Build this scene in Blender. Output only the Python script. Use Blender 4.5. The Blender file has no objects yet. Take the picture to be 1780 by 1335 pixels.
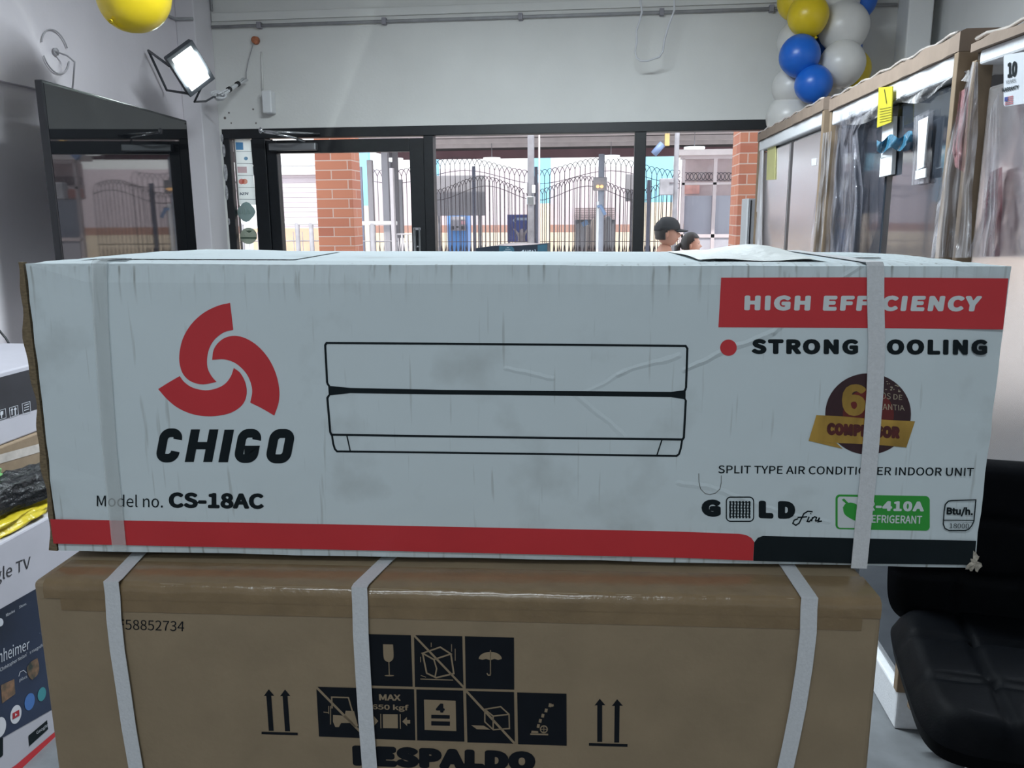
import bpy, bmesh, math, random
from mathutils import Vector, Matrix

random.seed(7)
SC = bpy.context.scene
COL = SC.collection
pi = math.pi

# ------------------------------------------------------------------ camera
F_PX, PITCH, ROLL, YAW = 1425.7, 0.2025, -0.0060, 0.112
CAM = Vector((0, 0, 1.50))
_fw = Vector((0, math.cos(PITCH), -math.sin(PITCH)))
_up = Vector((0, math.sin(PITCH), math.cos(PITCH)))
_rt = Vector((1, 0, 0))
_c, _s = math.cos(ROLL), math.sin(ROLL)
_R = Matrix.Rotation(YAW, 3, 'Z')
RT, UP, FW = _R @ (_c * _rt + _s * _up), _R @ (-_s * _rt + _c * _up), _R @ _fw
cd = bpy.data.cameras.new('camera')
cam = bpy.data.objects.new('camera', cd)
COL.objects.link(cam)
M3 = Matrix((RT, UP, -FW)).transposed()
cam.matrix_world = Matrix.Translation(CAM) @ M3.to_4x4()
cd.sensor_fit = 'HORIZONTAL'
cd.sensor_width = 36.0
cd.lens = F_PX / 1780 * 36.0
cd.clip_start = 0.02
cd.clip_end = 300
SC.camera = cam

# ------------------------------------------------------------------ view, world, sun, lamps
SC.view_settings.view_transform = 'Standard'
SC.view_settings.look = 'None'
SC.view_settings.exposure = 0.0
SC.view_settings.gamma = 1.0
SC.view_settings.use_curve_mapping = False
W = bpy.data.worlds.new('sky'); SC.world = W
W.use_nodes = True
bgn = W.node_tree.nodes['Background']
bgn.inputs[0].default_value = (0.86, 0.93, 1.0, 1)
bgn.inputs[1].default_value = 2.7
sl = bpy.data.lights.new('sun', 'SUN'); sl.energy = 5.0; sl.angle = 0.02; sl.color = (1, .96, .9)
so = bpy.data.objects.new('sun', sl); COL.objects.link(so)
so.rotation_euler = (math.radians(32), math.radians(6), 0)
LAMP_Y = [(-0.4, -0.7), (-0.4, -2.6), (-0.4, 2.9)]
LAMP_POWER = [23, 28, 128]
for (lx, ly), lp in zip(LAMP_Y, LAMP_POWER):
    al = bpy.data.lights.new('ceiling_tube_light', 'AREA'); al.shape = 'RECTANGLE'
    al.size = 1.2; al.size_y = 0.16; al.energy = lp; al.color = (0.84, 0.94, 1.0)
    ao = bpy.data.objects.new('ceiling_tube_light', al); COL.objects.link(ao)
    ao.location = (lx, ly, 3.045)

# ------------------------------------------------------------------ pixel helpers (rays of the measured camera)
def ray(px, py):
    return RT * ((px - 890) / F_PX) + UP * ((667.5 - py) / F_PX) + FW
def aty(px, py, Y):
    d = ray(px, py); return CAM + d * (Y / d.y)
def atx(px, py, X):
    d = ray(px, py); return CAM + d * (X / d.x)
def atz(px, py, Z):
    d = ray(px, py); return CAM + d * ((Z - CAM.z) / d.z)
def plane_fn(o, n):
    o = Vector(o); n = Vector(n).normalized()
    def f(px, py, off=0.0):
        d = ray(px, py)
        t = n.dot(o + n * off - CAM) / n.dot(d)
        return CAM + d * t
    return f

# ------------------------------------------------------------------ materials
MATS = {}
def mat(name, col, rough=0.6, metal=0.0, var=0.0, scale=12.0, bump=0.0, bscale=None, emit=0.0, alpha=1.0, spec=0.5, stretch=None, col2=None, coat=0.0):
    if name in MATS: return MATS[name]
    m = bpy.data.materials.new(name); m.use_nodes = True
    nt = m.node_tree; b = nt.nodes['Principled BSDF']
    b.inputs['Base Color'].default_value = (*col, 1)
    b.inputs['Roughness'].default_value = rough
    b.inputs['Metallic'].default_value = metal
    b.inputs['Specular IOR Level'].default_value = spec
    b.inputs['Coat Weight'].default_value = coat
    b.inputs['Alpha'].default_value = alpha
    if emit:
        b.inputs['Emission Color'].default_value = (*col, 1)
        b.inputs['Emission Strength'].default_value = emit
    if var or bump:
        tc = nt.nodes.new('ShaderNodeTexCoord')
        mp = nt.nodes.new('ShaderNodeMapping')
        nt.links.new(tc.outputs['Object'], mp.inputs[0])
        if stretch: mp.inputs['Scale'].default_value = stretch
        if var:
            n = nt.nodes.new('ShaderNodeTexNoise'); n.inputs['Scale'].default_value = scale
            n.inputs['Detail'].default_value = 5
            nt.links.new(mp.outputs[0], n.inputs['Vector'])
            r = nt.nodes.new('ShaderNodeValToRGB')
            r.color_ramp.elements[0].position = .3; r.color_ramp.elements[1].position = .7
            c2 = col2 or tuple(max(0, c * (1 - var)) for c in col)
            c3 = col if col2 else tuple(min(1, c * (1 + var * .5)) for c in col)
            r.color_ramp.elements[0].color = (*c2, 1); r.color_ramp.elements[1].color = (*c3, 1)
            nt.links.new(n.outputs['Fac'], r.inputs[0])
            nt.links.new(r.outputs[0], b.inputs['Base Color'])
        if bump:
            n2 = nt.nodes.new('ShaderNodeTexNoise'); n2.inputs['Scale'].default_value = bscale or scale
            n2.inputs['Detail'].default_value = 6
            nt.links.new(mp.outputs[0], n2.inputs['Vector'])
            bp = nt.nodes.new('ShaderNodeBump'); bp.inputs['Strength'].default_value = bump
            bp.inputs['Distance'].default_value = 0.02
            nt.links.new(n2.outputs['Fac'], bp.inputs['Height'])
            nt.links.new(bp.outputs[0], b.inputs['Normal'])
    MATS[name] = m
    return m

def film_mat(name, col, opac, rough=0.12, bump=.6, bscale=14, stretch=(1, 1, .25)):
    """thin crinkled clear plastic: part see-through, part shiny"""
    if name in MATS: return MATS[name]
    m = bpy.data.materials.new(name); m.use_nodes = True
    nt = m.node_tree; nt.nodes.clear()
    out = nt.nodes.new('ShaderNodeOutputMaterial')
    tr = nt.nodes.new('ShaderNodeBsdfTransparent'); tr.inputs[0].default_value = (.97, .97, .98, 1)
    p = nt.nodes.new('ShaderNodeBsdfPrincipled'); p.inputs['Base Color'].default_value = (*col, 1)
    p.inputs['Roughness'].default_value = rough; p.inputs['Specular IOR Level'].default_value = 1.0
    tc = nt.nodes.new('ShaderNodeTexCoord'); mp = nt.nodes.new('ShaderNodeMapping'); mp.inputs['Scale'].default_value = stretch
    n = nt.nodes.new('ShaderNodeTexNoise'); n.inputs['Scale'].default_value = bscale; n.inputs['Detail'].default_value = 4
    n.inputs['Distortion'].default_value = 1.2
    nt.links.new(tc.outputs['Object'], mp.inputs[0]); nt.links.new(mp.outputs[0], n.inputs['Vector'])
    bp = nt.nodes.new('ShaderNodeBump'); bp.inputs['Strength'].default_value = bump; bp.inputs['Distance'].default_value = .05
    nt.links.new(n.outputs['Fac'], bp.inputs['Height']); nt.links.new(bp.outputs[0], p.inputs['Normal'])
    mr = nt.nodes.new('ShaderNodeMapRange'); mr.inputs[1].default_value = .35; mr.inputs[2].default_value = .7
    mr.inputs[3].default_value = opac * .35; mr.inputs[4].default_value = min(1, opac * 1.6)
    nt.links.new(n.outputs['Fac'], mr.inputs[0])
    mx = nt.nodes.new('ShaderNodeMixShader')
    nt.links.new(mr.outputs[0], mx.inputs[0]); nt.links.new(tr.outputs[0], mx.inputs[1]); nt.links.new(p.outputs[0], mx.inputs[2])
    nt.links.new(mx.outputs[0], out.inputs[0])
    MATS[name] = m
    return m

def glass_mat(name):
    if name in MATS: return MATS[name]
    m = bpy.data.materials.new(name); m.use_nodes = True
    nt = m.node_tree; nt.nodes.clear()
    out = nt.nodes.new('ShaderNodeOutputMaterial')
    tr = nt.nodes.new('ShaderNodeBsdfTransparent'); tr.inputs[0].default_value = (.95, .96, .96, 1)
    g = nt.nodes.new('ShaderNodeBsdfGlossy'); g.inputs['Roughness'].default_value = .0
    fr = nt.nodes.new('ShaderNodeFresnel'); fr.inputs[0].default_value = 1.4
    mx = nt.nodes.new('ShaderNodeMixShader')
    nt.links.new(fr.outputs[0], mx.inputs[0]); nt.links.new(tr.outputs[0], mx.inputs[1]); nt.links.new(g.outputs[0], mx.inputs[2])
    nt.links.new(mx.outputs[0], out.inputs[0])
    MATS[name] = m
    return m

def brick_mat(name, c1, c2, mortar, bw, bh, axis='xz'):
    if name in MATS: return MATS[name]
    m = bpy.data.materials.new(name); m.use_nodes = True
    nt = m.node_tree; b = nt.nodes['Principled BSDF']; b.inputs['Roughness'].default_value = .85
    tc = nt.nodes.new('ShaderNodeTexCoord'); sp = nt.nodes.new('ShaderNodeSeparateXYZ'); cb = nt.nodes.new('ShaderNodeCombineXYZ')
    nt.links.new(tc.outputs['Object'], sp.inputs[0])
    ad = nt.nodes.new('ShaderNodeMath'); ad.operation = 'ADD'
    nt.links.new(sp.outputs[0], ad.inputs[0]); nt.links.new(sp.outputs[1], ad.inputs[1])
    nt.links.new(ad.outputs[0], cb.inputs[0]); nt.links.new(sp.outputs[2], cb.inputs[1])
    br = nt.nodes.new('ShaderNodeTexBrick')
    br.inputs['Color1'].default_value = (*c1, 1); br.inputs['Color2'].default_value = (*c2, 1); br.inputs['Mortar'].default_value = (*mortar, 1)
    br.inputs['Scale'].default_value = 1.0; br.inputs['Brick Width'].default_value = bw; br.inputs['Row Height'].default_value = bh
    br.inputs['Mortar Size'].default_value = .005; br.inputs['Mortar Smooth'].default_value = .1; br.inputs['Bias'].default_value = -.2
    nt.links.new(cb.outputs[0], br.inputs['Vector'])
    nt.links.new(br.outputs['Color'], b.inputs['Base Color'])
    bp = nt.nodes.new('ShaderNodeBump'); bp.inputs['Strength'].default_value = .6; bp.inputs['Distance'].default_value = .01; bp.invert = True
    nt.links.new(br.outputs['Fac'], bp.inputs['Height']); nt.links.new(bp.outputs[0], b.inputs['Normal'])
    MATS[name] = m
    return m

# ------------------------------------------------------------------ mesh builders
class MB:
    def __init__(self): self.v = []; self.f = []; self.mi = []; self.smooth = []
    def add(self, vs, fs, mi=0, sm=False):
        o = len(self.v); self.v += [Vector(p) for p in vs]
        for f in fs:
            self.f.append([i + o for i in f]); self.mi.append(mi); self.smooth.append(sm)
        return self
    def box(self, a, b, bev=0.0, mi=0, T=None):
        a = Vector(a); b = Vector(b)
        lo = Vector((min(a.x, b.x), min(a.y, b.y), min(a.z, b.z))); hi = Vector((max(a.x, b.x), max(a.y, b.y), max(a.z, b.z)))
        bm = bmesh.new(); bmesh.ops.create_cube(bm, size=1)
        for v in bm.verts:
            v.co = Vector((lo.x if v.co.x < 0 else hi.x, lo.y if v.co.y < 0 else hi.y, lo.z if v.co.z < 0 else hi.z))
        if bev:
            bmesh.ops.bevel(bm, geom=bm.edges[:], offset=bev, segments=2, profile=.5, affect='EDGES')
        return self.bm(bm, mi, T)
    def bm(self, bm, mi=0, T=None, sm=False):
        bm.verts.ensure_lookup_table(); bm.verts.index_update()
        vs = [(T @ v.co if T else v.co.copy()) for v in bm.verts]
        fs = [[v.index for v in f.verts] for f in bm.faces]
        bm.free()
        return self.add(vs, fs, mi, sm)
    def tube(self, pts, r, n=8, mi=0, cap=True):
        pts = [Vector(p) for p in pts]; rings = []
        rs = r if isinstance(r, (list, tuple)) else [r] * len(pts)
        prev = None
        for i, p in enumerate(pts):
            t = (pts[min(i + 1, len(pts) - 1)] - pts[max(i - 1, 0)])
            t = t.normalized() if t.length > 1e-9 else Vector((0, 0, 1))
            if prev is None:
                a = Vector((0, 0, 1)) if abs(t.z) < .9 else Vector((1, 0, 0))
                u = t.cross(a).normalized()
            else:
                u = (prev - t * prev.dot(t)); u = u.normalized() if u.length > 1e-9 else t.orthogonal().normalized()
            prev = u; w = t.cross(u)
            rings.append([p + (u * math.cos(2 * pi * k / n) + w * math.sin(2 * pi * k / n)) * rs[i] for k in range(n)])
        vs = [q for rg in rings for q in rg]; fs = []
        for i in range(len(pts) - 1):
            for k in range(n):
                a = i * n + k; b = i * n + (k + 1) % n
                fs.append([a, b, b + n, a + n])
        if cap: fs += [list(range(n))[::-1], list(range((len(pts) - 1) * n, len(pts) * n))]
        return self.add(vs, fs, mi, True)
    def ellipsoid(self, c, r, u=24, v=16, mi=0, T=None):
        bm = bmesh.new(); bmesh.ops.create_uvsphere(bm, u_segments=u, v_segments=v, radius=1)
        for q in bm.verts: q.co = Vector((q.co.x * r[0], q.co.y * r[1], q.co.z * r[2]))
        if T:
            for q in bm.verts: q.co = T @ q.co
        for q in bm.verts: q.co += Vector(c)
        return self.bm(bm, mi, None, True)
    def lathe(self, c, prof, n=28, mi=0, axis='z'):
        c = Vector(c); vs = []; fs = []
        for (r, h) in prof:
            for k in range(n):
                a = 2 * pi * k / n
                p = Vector((r * math.cos(a), r * math.sin(a), h))
                if axis == 'y': p = Vector((p.x, p.z, p.y))
                if axis == 'x': p = Vector((p.z, p.x, p.y))
                vs.append(c + p)
        m = len(prof)
        for i in range(m - 1):
            for k in range(n):
                a = i * n + k; b = i * n + (k + 1) % n
                fs.append([a, b, b + n, a + n])
        fs.append(list(range(n))[::-1]); fs.append(list(range((m - 1) * n, m * n)))
        return self.add(vs, fs, mi, True)
    def poly(self, pts, mi=0):
        return self.add(pts, [list(range(len(pts)))], mi)
    def prism(self, pts, vec, mi=0):
        n = len(pts); vec = Vector(vec); pts = [Vector(p) for p in pts]
        vs = pts + [p + vec for p in pts]
        fs = [list(range(n))[::-1], list(range(n, 2 * n))] + [[i, (i + 1) % n, (i + 1) % n + n, i + n] for i in range(n)]
        return self.add(vs, fs, mi)
    def grid(self, fn, nu, nv, mi=0, sm=True):
        vs = [fn(i / nu, j / nv) for j in range(nv + 1) for i in range(nu + 1)]
        fs = [[j * (nu + 1) + i, j * (nu + 1) + i + 1, (j + 1) * (nu + 1) + i + 1, (j + 1) * (nu + 1) + i] for j in range(nv) for i in range(nu)]
        return self.add(vs, fs, mi, sm)
    def build(self, name, m, parent=None, solid=0.0, bevel=0.0, smooth=None, subd=0):
        o0 = ORG.get(parent.name, Vector((0, 0, 0))) if parent else Vector((0, 0, 0))
        org = o0
        if parent is None and self.v:
            xs = [p.x for p in self.v]; ys = [p.y for p in self.v]; zs = [p.z for p in self.v]
            org = Vector(((min(xs) + max(xs)) / 2, (min(ys) + max(ys)) / 2, min(zs)))
        me = bpy.data.meshes.new(name)
        me.from_pydata([p - org for p in self.v], [], self.f)
        ms = m if isinstance(m, (list, tuple)) else [m]
        for q in ms: me.materials.append(q)
        for p, mi, s in zip(me.polygons, self.mi, self.smooth):
            p.material_index = mi; p.use_smooth = s if smooth is None else smooth
        me.validate(); me.update()
        o = bpy.data.objects.new(name, me); COL.objects.link(o)
        if parent:
            o.parent = parent
        else:
            o.location = org
        ORG[o.name] = org
        if solid:
            md = o.modifiers.new('solid', 'SOLIDIFY'); md.thickness = solid; md.offset = 0
        if bevel:
            md = o.modifiers.new('bevel', 'BEVEL'); md.width = bevel; md.segments = 2
        if subd:
            md = o.modifiers.new('sub', 'SUBSURF'); md.levels = subd; md.render_levels = subd
        return o
ORG = {}

def tag(o, label=None, cat=None, group=None, kind=None):
    if label: o['label'] = label
    if cat: o['category'] = cat
    if group: o['group'] = group
    if kind: o['kind'] = kind
    return o
def thing(name, label, cat, loc, group=None):
    o = bpy.data.objects.new(name, None); COL.objects.link(o)
    o.location = loc; o.empty_display_size = .1
    ORG[o.name] = Vector(loc)
    return tag(o, label, cat, group)
def struct(name, mb, m, **k):
    o = mb.build(name, m, **k); o['kind'] = 'structure'; return o
def copy_tree(o, parent=None):
    c = o.copy(); COL.objects.link(c)
    if parent: c.parent = parent
    ORG[c.name] = ORG.get(o.name, Vector((0, 0, 0)))
    for ch in [q for q in bpy.data.objects if q.parent == o]:
        copy_tree(ch, c)
    return c

def smooth_closed(pts, sub=5, corner=50):
    """Catmull-Rom through a closed pixel outline, keeping sharp corners"""
    n = len(pts); out = []
    V = [Vector((p[0], p[1])) for p in pts]
    sharp = []
    for i in range(n):
        a = V[i] - V[i - 1]; b = V[(i + 1) % n] - V[i]
        ang = math.degrees(abs(a.angle_signed(b))) if a.length and b.length else 0
        sharp.append(ang > corner)
    for i in range(n):
        p1, p2 = V[i], V[(i + 1) % n]
        p0 = V[i - 1] if not sharp[i] else p1 * 2 - p2
        p3 = V[(i + 2) % n] if not sharp[(i + 1) % n] else p2 * 2 - p1
        for k in range(sub):
            t = k / sub
            out.append(.5 * ((2 * p1) + (-p0 + p2) * t + (2 * p0 - 5 * p1 + 4 * p2 - p3) * t * t + (-p0 + 3 * p1 - 3 * p2 + p3) * t ** 3))
    return [(q.x, q.y) for q in out]
def rrect(x0, y0, x1, y1, r, n=5, slope=0.0, corners=(1, 1, 1, 1)):
    pts = []
    cs = [(x0 + r, y0 + r, pi, corners[0], (x0, y0)), (x1 - r, y0 + r, 1.5 * pi, corners[1], (x1, y0)), (x1 - r, y1 - r, 0, corners[2], (x1, y1)), (x0 + r, y1 - r, .5 * pi, corners[3], (x0, y1))]
    for cx, cy, a, on, cn in cs:
        if on:
            for k in range(n + 1):
                t = a + k / n * pi / 2
                pts.append((cx + r * math.cos(t), cy + r * math.sin(t)))
        else: pts.append(cn)
    return [(x, y + slope * (x - x0)) for x, y in pts]
def ell(cx, cy, rx, ry, n=32, a0=0, a1=360):
    k = n if a1 - a0 >= 360 else n + 1
    return [(cx + rx * math.cos(math.radians(a0 + (a1 - a0) * i / n)), cy + ry * math.sin(math.radians(a0 + (a1 - a0) * i / n))) for i in range(k)]

try:
    FONT = bpy.data.fonts.load(bpy.utils.system_resource('DATAFILES') + '/fonts/Noto Sans CJK Regular.woff2')
except Exception:
    FONT = None
def embolden(pts, fs, bold, h=.009):
    """a true heavier weight: grow the glyph outline by a distance field and fill it cell by cell"""
    import numpy as np
    P = np.array(pts, float); use = {}
    for f in fs:
        for a, b in zip(f, f[1:] + f[:1]): use[(min(a, b), max(a, b))] = use.get((min(a, b), max(a, b)), 0) + 1
    E = np.array([k for k, c in use.items() if c == 1])
    lo = P.min(0) - bold - 3 * h; hi = P.max(0) + bold + 3 * h
    nx, ny = int((hi[0] - lo[0]) / h) + 2, int((hi[1] - lo[1]) / h) + 2
    D = np.full((ny, nx), 9.0); ins = np.zeros((ny, nx), bool)
    gx = lo[0] + h * np.arange(nx); gy = lo[1] + h * np.arange(ny)
    R_ = bold + 3 * h
    for a, b in E:
        A, B = P[a], P[b]
        i0, i1 = np.searchsorted(gx, [min(A[0], B[0]) - R_, max(A[0], B[0]) + R_]); j0, j1 = np.searchsorted(gy, [min(A[1], B[1]) - R_, max(A[1], B[1]) + R_])
        X, Y = np.meshgrid(gx[i0:i1], gy[j0:j1]); d = B - A; l2 = max(d @ d, 1e-12)
        t = np.clip(((X - A[0]) * d[0] + (Y - A[1]) * d[1]) / l2, 0, 1)
        D[j0:j1, i0:i1] = np.minimum(D[j0:j1, i0:i1], np.hypot(X - A[0] - t * d[0], Y - A[1] - t * d[1]))
    for f in fs:
        for k in range(1, len(f) - 1):
            a, b, c = P[f[0]], P[f[k]], P[f[k + 1]]; q = np.array([a, b, c])
            i0, i1 = np.searchsorted(gx, [q[:, 0].min(), q[:, 0].max() + 1e-9]); j0, j1 = np.searchsorted(gy, [q[:, 1].min(), q[:, 1].max() + 1e-9])
            if i1 <= i0 or j1 <= j0: continue
            X, Y = np.meshgrid(gx[i0:i1], gy[j0:j1])
            cr = lambda p, r: (r[0] - p[0]) * (Y - p[1]) - (r[1] - p[1]) * (X - p[0])
            w = [cr(a, b), cr(b, c), cr(c, a)]
            ins[j0:j1, i0:i1] |= ((w[0] >= 0) & (w[1] >= 0) & (w[2] >= 0)) | ((w[0] <= 0) & (w[1] <= 0) & (w[2] <= 0))
    F = np.where(ins, -D, D) - bold
    V = []; idx = {}; out = []
    def vid(key, x, y):
        if key not in idx: idx[key] = len(V); V.append((x, y))
        return idx[key]
    for j in range(ny - 1):
        i = 0
        while i < nx - 1:
            c = [(i, j), (i + 1, j), (i + 1, j + 1), (i, j + 1)]; val = [F[q[1], q[0]] for q in c]
            if min(val) >= 0: i += 1; continue
            if max(val) < 0:
                k = i
                while k + 1 < nx - 1 and max(F[j, k + 2], F[j + 1, k + 2]) < 0: k += 1
                out.append([vid(q, gx[q[0]], gy[q[1]]) for q in ((i, j), (k + 1, j), (k + 1, j + 1), (i, j + 1))]); i = k + 1; continue
            poly = []
            for m in range(4):
                p, q = c[m], c[(m + 1) % 4]; vp, vq = val[m], val[(m + 1) % 4]
                if vp < 0: poly.append(vid(p, gx[p[0]], gy[p[1]]))
                if (vp < 0) != (vq < 0):
                    t = vp / (vp - vq); poly.append(vid((min(p, q), max(p, q)), gx[p[0]] + (gx[q[0]] - gx[p[0]]) * t, gy[p[1]] + (gy[q[1]] - gy[p[1]]) * t))
            if len(poly) > 2: out.append(poly)
            i += 1
    return V, out
class Print:
    """flat printing on a face: outlines given on the measured photo are laid on the face's own plane"""
    def __init__(self, pf, ox=0, oy=0, sc=1.0): self.pf = pf; self.o = (ox, oy); self.s = sc
    def px(self, p): return (self.o[0] + p[0] / self.s, self.o[1] + p[1] / self.s)
    def P(self, p, off): q = self.px(p); return self.pf(q[0], q[1], off)
    def fill(self, mb, pts, off=.0003, mi=0):
        n = len(pts)
        vs = [self.P(p, off) for p in pts]
        from mathutils.geometry import tessellate_polygon
        tris = tessellate_polygon([[Vector((p[0], p[1], 0)) for p in pts]])
        mb.add(vs, [list(t) for t in tris], mi)
    def stroke(self, mb, pts, w, off=.0003, closed=False, mi=0):
        V = [Vector((p[0], p[1])) for p in pts]; n = len(V); L = []; Rr = []
        for i in range(n):
            if closed: a = V[i] - V[i - 1]; b = V[(i + 1) % n] - V[i]
            else: a = V[i] - V[max(i - 1, 0)]; b = V[min(i + 1, n - 1)] - V[i]
            a = a.normalized() if a.length else Vector((0, 0)); b = b.normalized() if b.length else Vector((0, 0))
            t = a + b
            if t.length < 1e-6: t = a if a.length else b
            t.normalize(); nn = Vector((-t.y, t.x))
            ref = a if a.length else b
            k = max(.45, abs(ref.dot(t)))
            L.append(V[i] + nn * (w / 2 / k)); Rr.append(V[i] - nn * (w / 2 / k))
        vs = [self.P(p, off) for p in L] + [self.P(p, off) for p in Rr]
        m = n if closed else n - 1
        mb.add(vs, [[i, (i + 1) % n, (i + 1) % n + n, i + n] for i in range(m)], mi)
    def text(self, mb, s, quad, off=.0004, bold=0.0, shear=0.0, spacing=1.0, mi=0):
        cu = bpy.data.curves.new('t', 'FONT'); cu.body = s; cu.font = FONT or cu.font; cu.shear = shear; cu.space_character = spacing
        cu.resolution_u = 4
        ob = bpy.data.objects.new('t', cu); COL.objects.link(ob)
        dg = bpy.context.evaluated_depsgraph_get(); dg.update()
        me = bpy.data.meshes.new_from_object(ob.evaluated_get(dg))
        pts = [(v.co.x, v.co.y) for v in me.vertices]; fs = [list(p.vertices) for p in me.polygons]
        if bold: pts, fs = embolden(pts, fs, bold * .7)
        xs = [p[0] for p in pts]; ys = [p[1] for p in pts]
        x0, x1, y0, y1 = min(xs), max(xs), min(ys), max(ys); vs = []
        for x, y in pts:
            u = (x - x0) / (x1 - x0); w = (y - y0) / (y1 - y0)
            t = [quad[0][k] * (1 - u) + quad[1][k] * u for k in (0, 1)]; b = [quad[3][k] * (1 - u) + quad[2][k] * u for k in (0, 1)]
            vs.append(self.P((b[0] * (1 - w) + t[0] * w, b[1] * (1 - w) + t[1] * w), off))
        mb.add(vs, fs, mi)
        bpy.data.objects.remove(ob); bpy.data.meshes.remove(me); bpy.data.curves.remove(cu)

# ------------------------------------------------------------------ palette
m_wall = mat('painted_wall', (.72, .72, .695), .75, var=.06, scale=2.5, bump=.06, bscale=60)
m_wall_l = mat('lilac_grey_paint', (.74, .70, .735), .7, var=.07, scale=2.0, bump=.06, bscale=50)
m_ceil = mat('ceiling_paint', (.62, .63, .64), .85, var=.04, scale=3)
m_floor = mat('worn_grey_tile', (.15, .16, .17), .7, var=.35, scale=7, bump=.1, bscale=30)
m_black = mat('black_aluminium', (.008, .010, .013), .42, var=.3, scale=30)
m_glass = glass_mat('clear_glass')
m_steel = mat('brushed_steel', (.55, .56, .58), .28, metal=1, bump=.05, bscale=200, stretch=(1, 1, .05))
m_chrome = mat('chrome', (.75, .76, .78), .12, metal=1, var=.05)
m_galv = mat('galvanised_grey', (.30, .29, .32), .6, var=.25, scale=9)
m_iron = mat('dark_painted_iron', (.13, .11, .13), .55, var=.2, scale=20)
m_white_plastic = mat('white_plastic', (.72, .73, .74), .4, var=.05, scale=20)
m_black_plastic = mat('black_plastic', (.012, .013, .016), .35, var=.2, scale=30)

# ------------------------------------------------------------------ the room
XL, XR, YF, YB, ZC = -2.724, 1.944, 5.52, -4.0, 3.12
GZ = -.17          # the pavement lies one step below the shop floor
struct('floor', MB().box((XL - .2, YB - .2, -.16), (XR + .2, YF + .2, 0)), m_floor)
struct('ceiling', MB().box((XL - .2, YB - .2, ZC), (XR + .2, YF + .2, ZC + .15)), m_ceil)
wl = MB(); wl.box((XL - .2, YB, 2.112), (XL, YF + .2, ZC)); wl.box((XL - .2, YB, 0), (XL - .035, YF + .2, 2.112))
struct('wall_left', wl, m_wall_l)
wr = MB(); wr.box((XR, YB, 0), (XR + .2, YF + .2, ZC)); wr.box((1.73, 5.32, 0), (1.87, YF, ZC), .01)
struct('wall_right', wr, mat('cool_white_paint', (.78, .79, .79), .7, var=.05, scale=2, bump=.05, bscale=50))
struct('wall_back', MB().box((XL - .2, YB - .2, 0), (XR + .2, YB, ZC)), m_wall)
ZH, ZG = 2.082, 2.020
wf = MB(); wf.box((XL - .2, YF, ZH), (XR + .2, YF + .2, ZC)); wf.box((XL - .2, YF, 0), (-2.586, YF + .2, ZH)); wf.box((1.80, YF, 0), (XR + .2, YF + .2, ZH))
wf.box((XL - .2, YF + .05, ZC), (XR + .2, YF + .2, 5.6))  # unseen upper facade, added to block the sun and shade the brick pillars
struct('wall_front', wf, m_wall)
pl = MB(); pl.box((XL, 5.28, 0), (-2.598, YF, ZC), .006)
struct('trim_1', pl, mat('pilaster_paint', (.70, .675, .70), .7, var=.06, scale=3, bump=.05, bscale=50))

# black aluminium shopfront
fr = MB()
fr.box((-2.586, YF, ZG), (1.80, YF + .1, ZH), .003)
for a, b in ((-2.586, -2.536), (-2.38, -2.286), (-1.2, -1.136), (.181, .254), (1.728, 1.80)):
    fr.box((a, YF, 0), (b, YF + .1, ZG), .003)
for a, b in ((-2.536, -2.38), (-1.136, .181), (.254, 1.728)):
    fr.box((a, YF + .01, 0), (b, YF + .09, .12), .003)
struct('trim_2', fr, m_black)
for k, (a, b) in enumerate(((-2.536, -2.38), (-1.136, .181), (.254, 1.728))):
    struct('window_%d' % (k + 1), MB().box((a, YF + .05, .12), (b, YF + .058, ZG)), m_glass)
# door leaf
dl = MB()
dl.box((-2.284, YF + .01, .01), (-2.211, YF + .08, 2.006), .004); dl.box((-1.298, YF + .01, .01), (-1.202, YF + .08, 2.006), .004)
dl.box((-2.211, YF + .01, 1.922), (-1.298, YF + .08, 2.006), .004); dl.box((-2.211, YF + .01, .01), (-1.298, YF + .08, .16), .004)
door = struct('door_1', dl, m_black)
MB().box((-2.211, YF + .045, .16), (-1.298, YF + .053, 1.922)).build('glass_pane', m_glass, door)
h = MB()
for dx in (-1.262, -1.231):
    h.tube([(dx, YF - .05, .80), (dx, YF - .05, 1.422)], .009, 10)
h.box((-1.272, YF - .056, 1.41), (-1.221, YF - .044, 1.425)); h.tube([(-1.246, YF - .05, 1.3), (-1.246, YF + .01, 1.3)], .008, 8); h.tube([(-1.246, YF - .05, .9), (-1.246, YF + .01, .9)], .008, 8)
h.build('handle', m_chrome, door)['label'] = 'chrome pull handle'
cl = MB(); cl.box((-2.245, YF - .045, 1.935), (-1.92, YF + .01, 1.983), .006)
clo = cl.build('door_closer', mat('closer_silver', (.30, .31, .32), .35, metal=.8), door)
a = MB(); a.tube([(-1.99, YF - .05, 1.992), (-2.04, YF - .17, 2.01), (-2.23, YF - .19, 2.046)], .008, 8); a.tube([(-2.23, YF - .19, 2.046), (-1.90, YF - .006, 2.04)], .008, 8)
a.ellipsoid((-2.23, YF - .19, 2.05), (.014, .014, .021), 10, 8)
a.build('closer_arm', m_chrome, clo)

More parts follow.
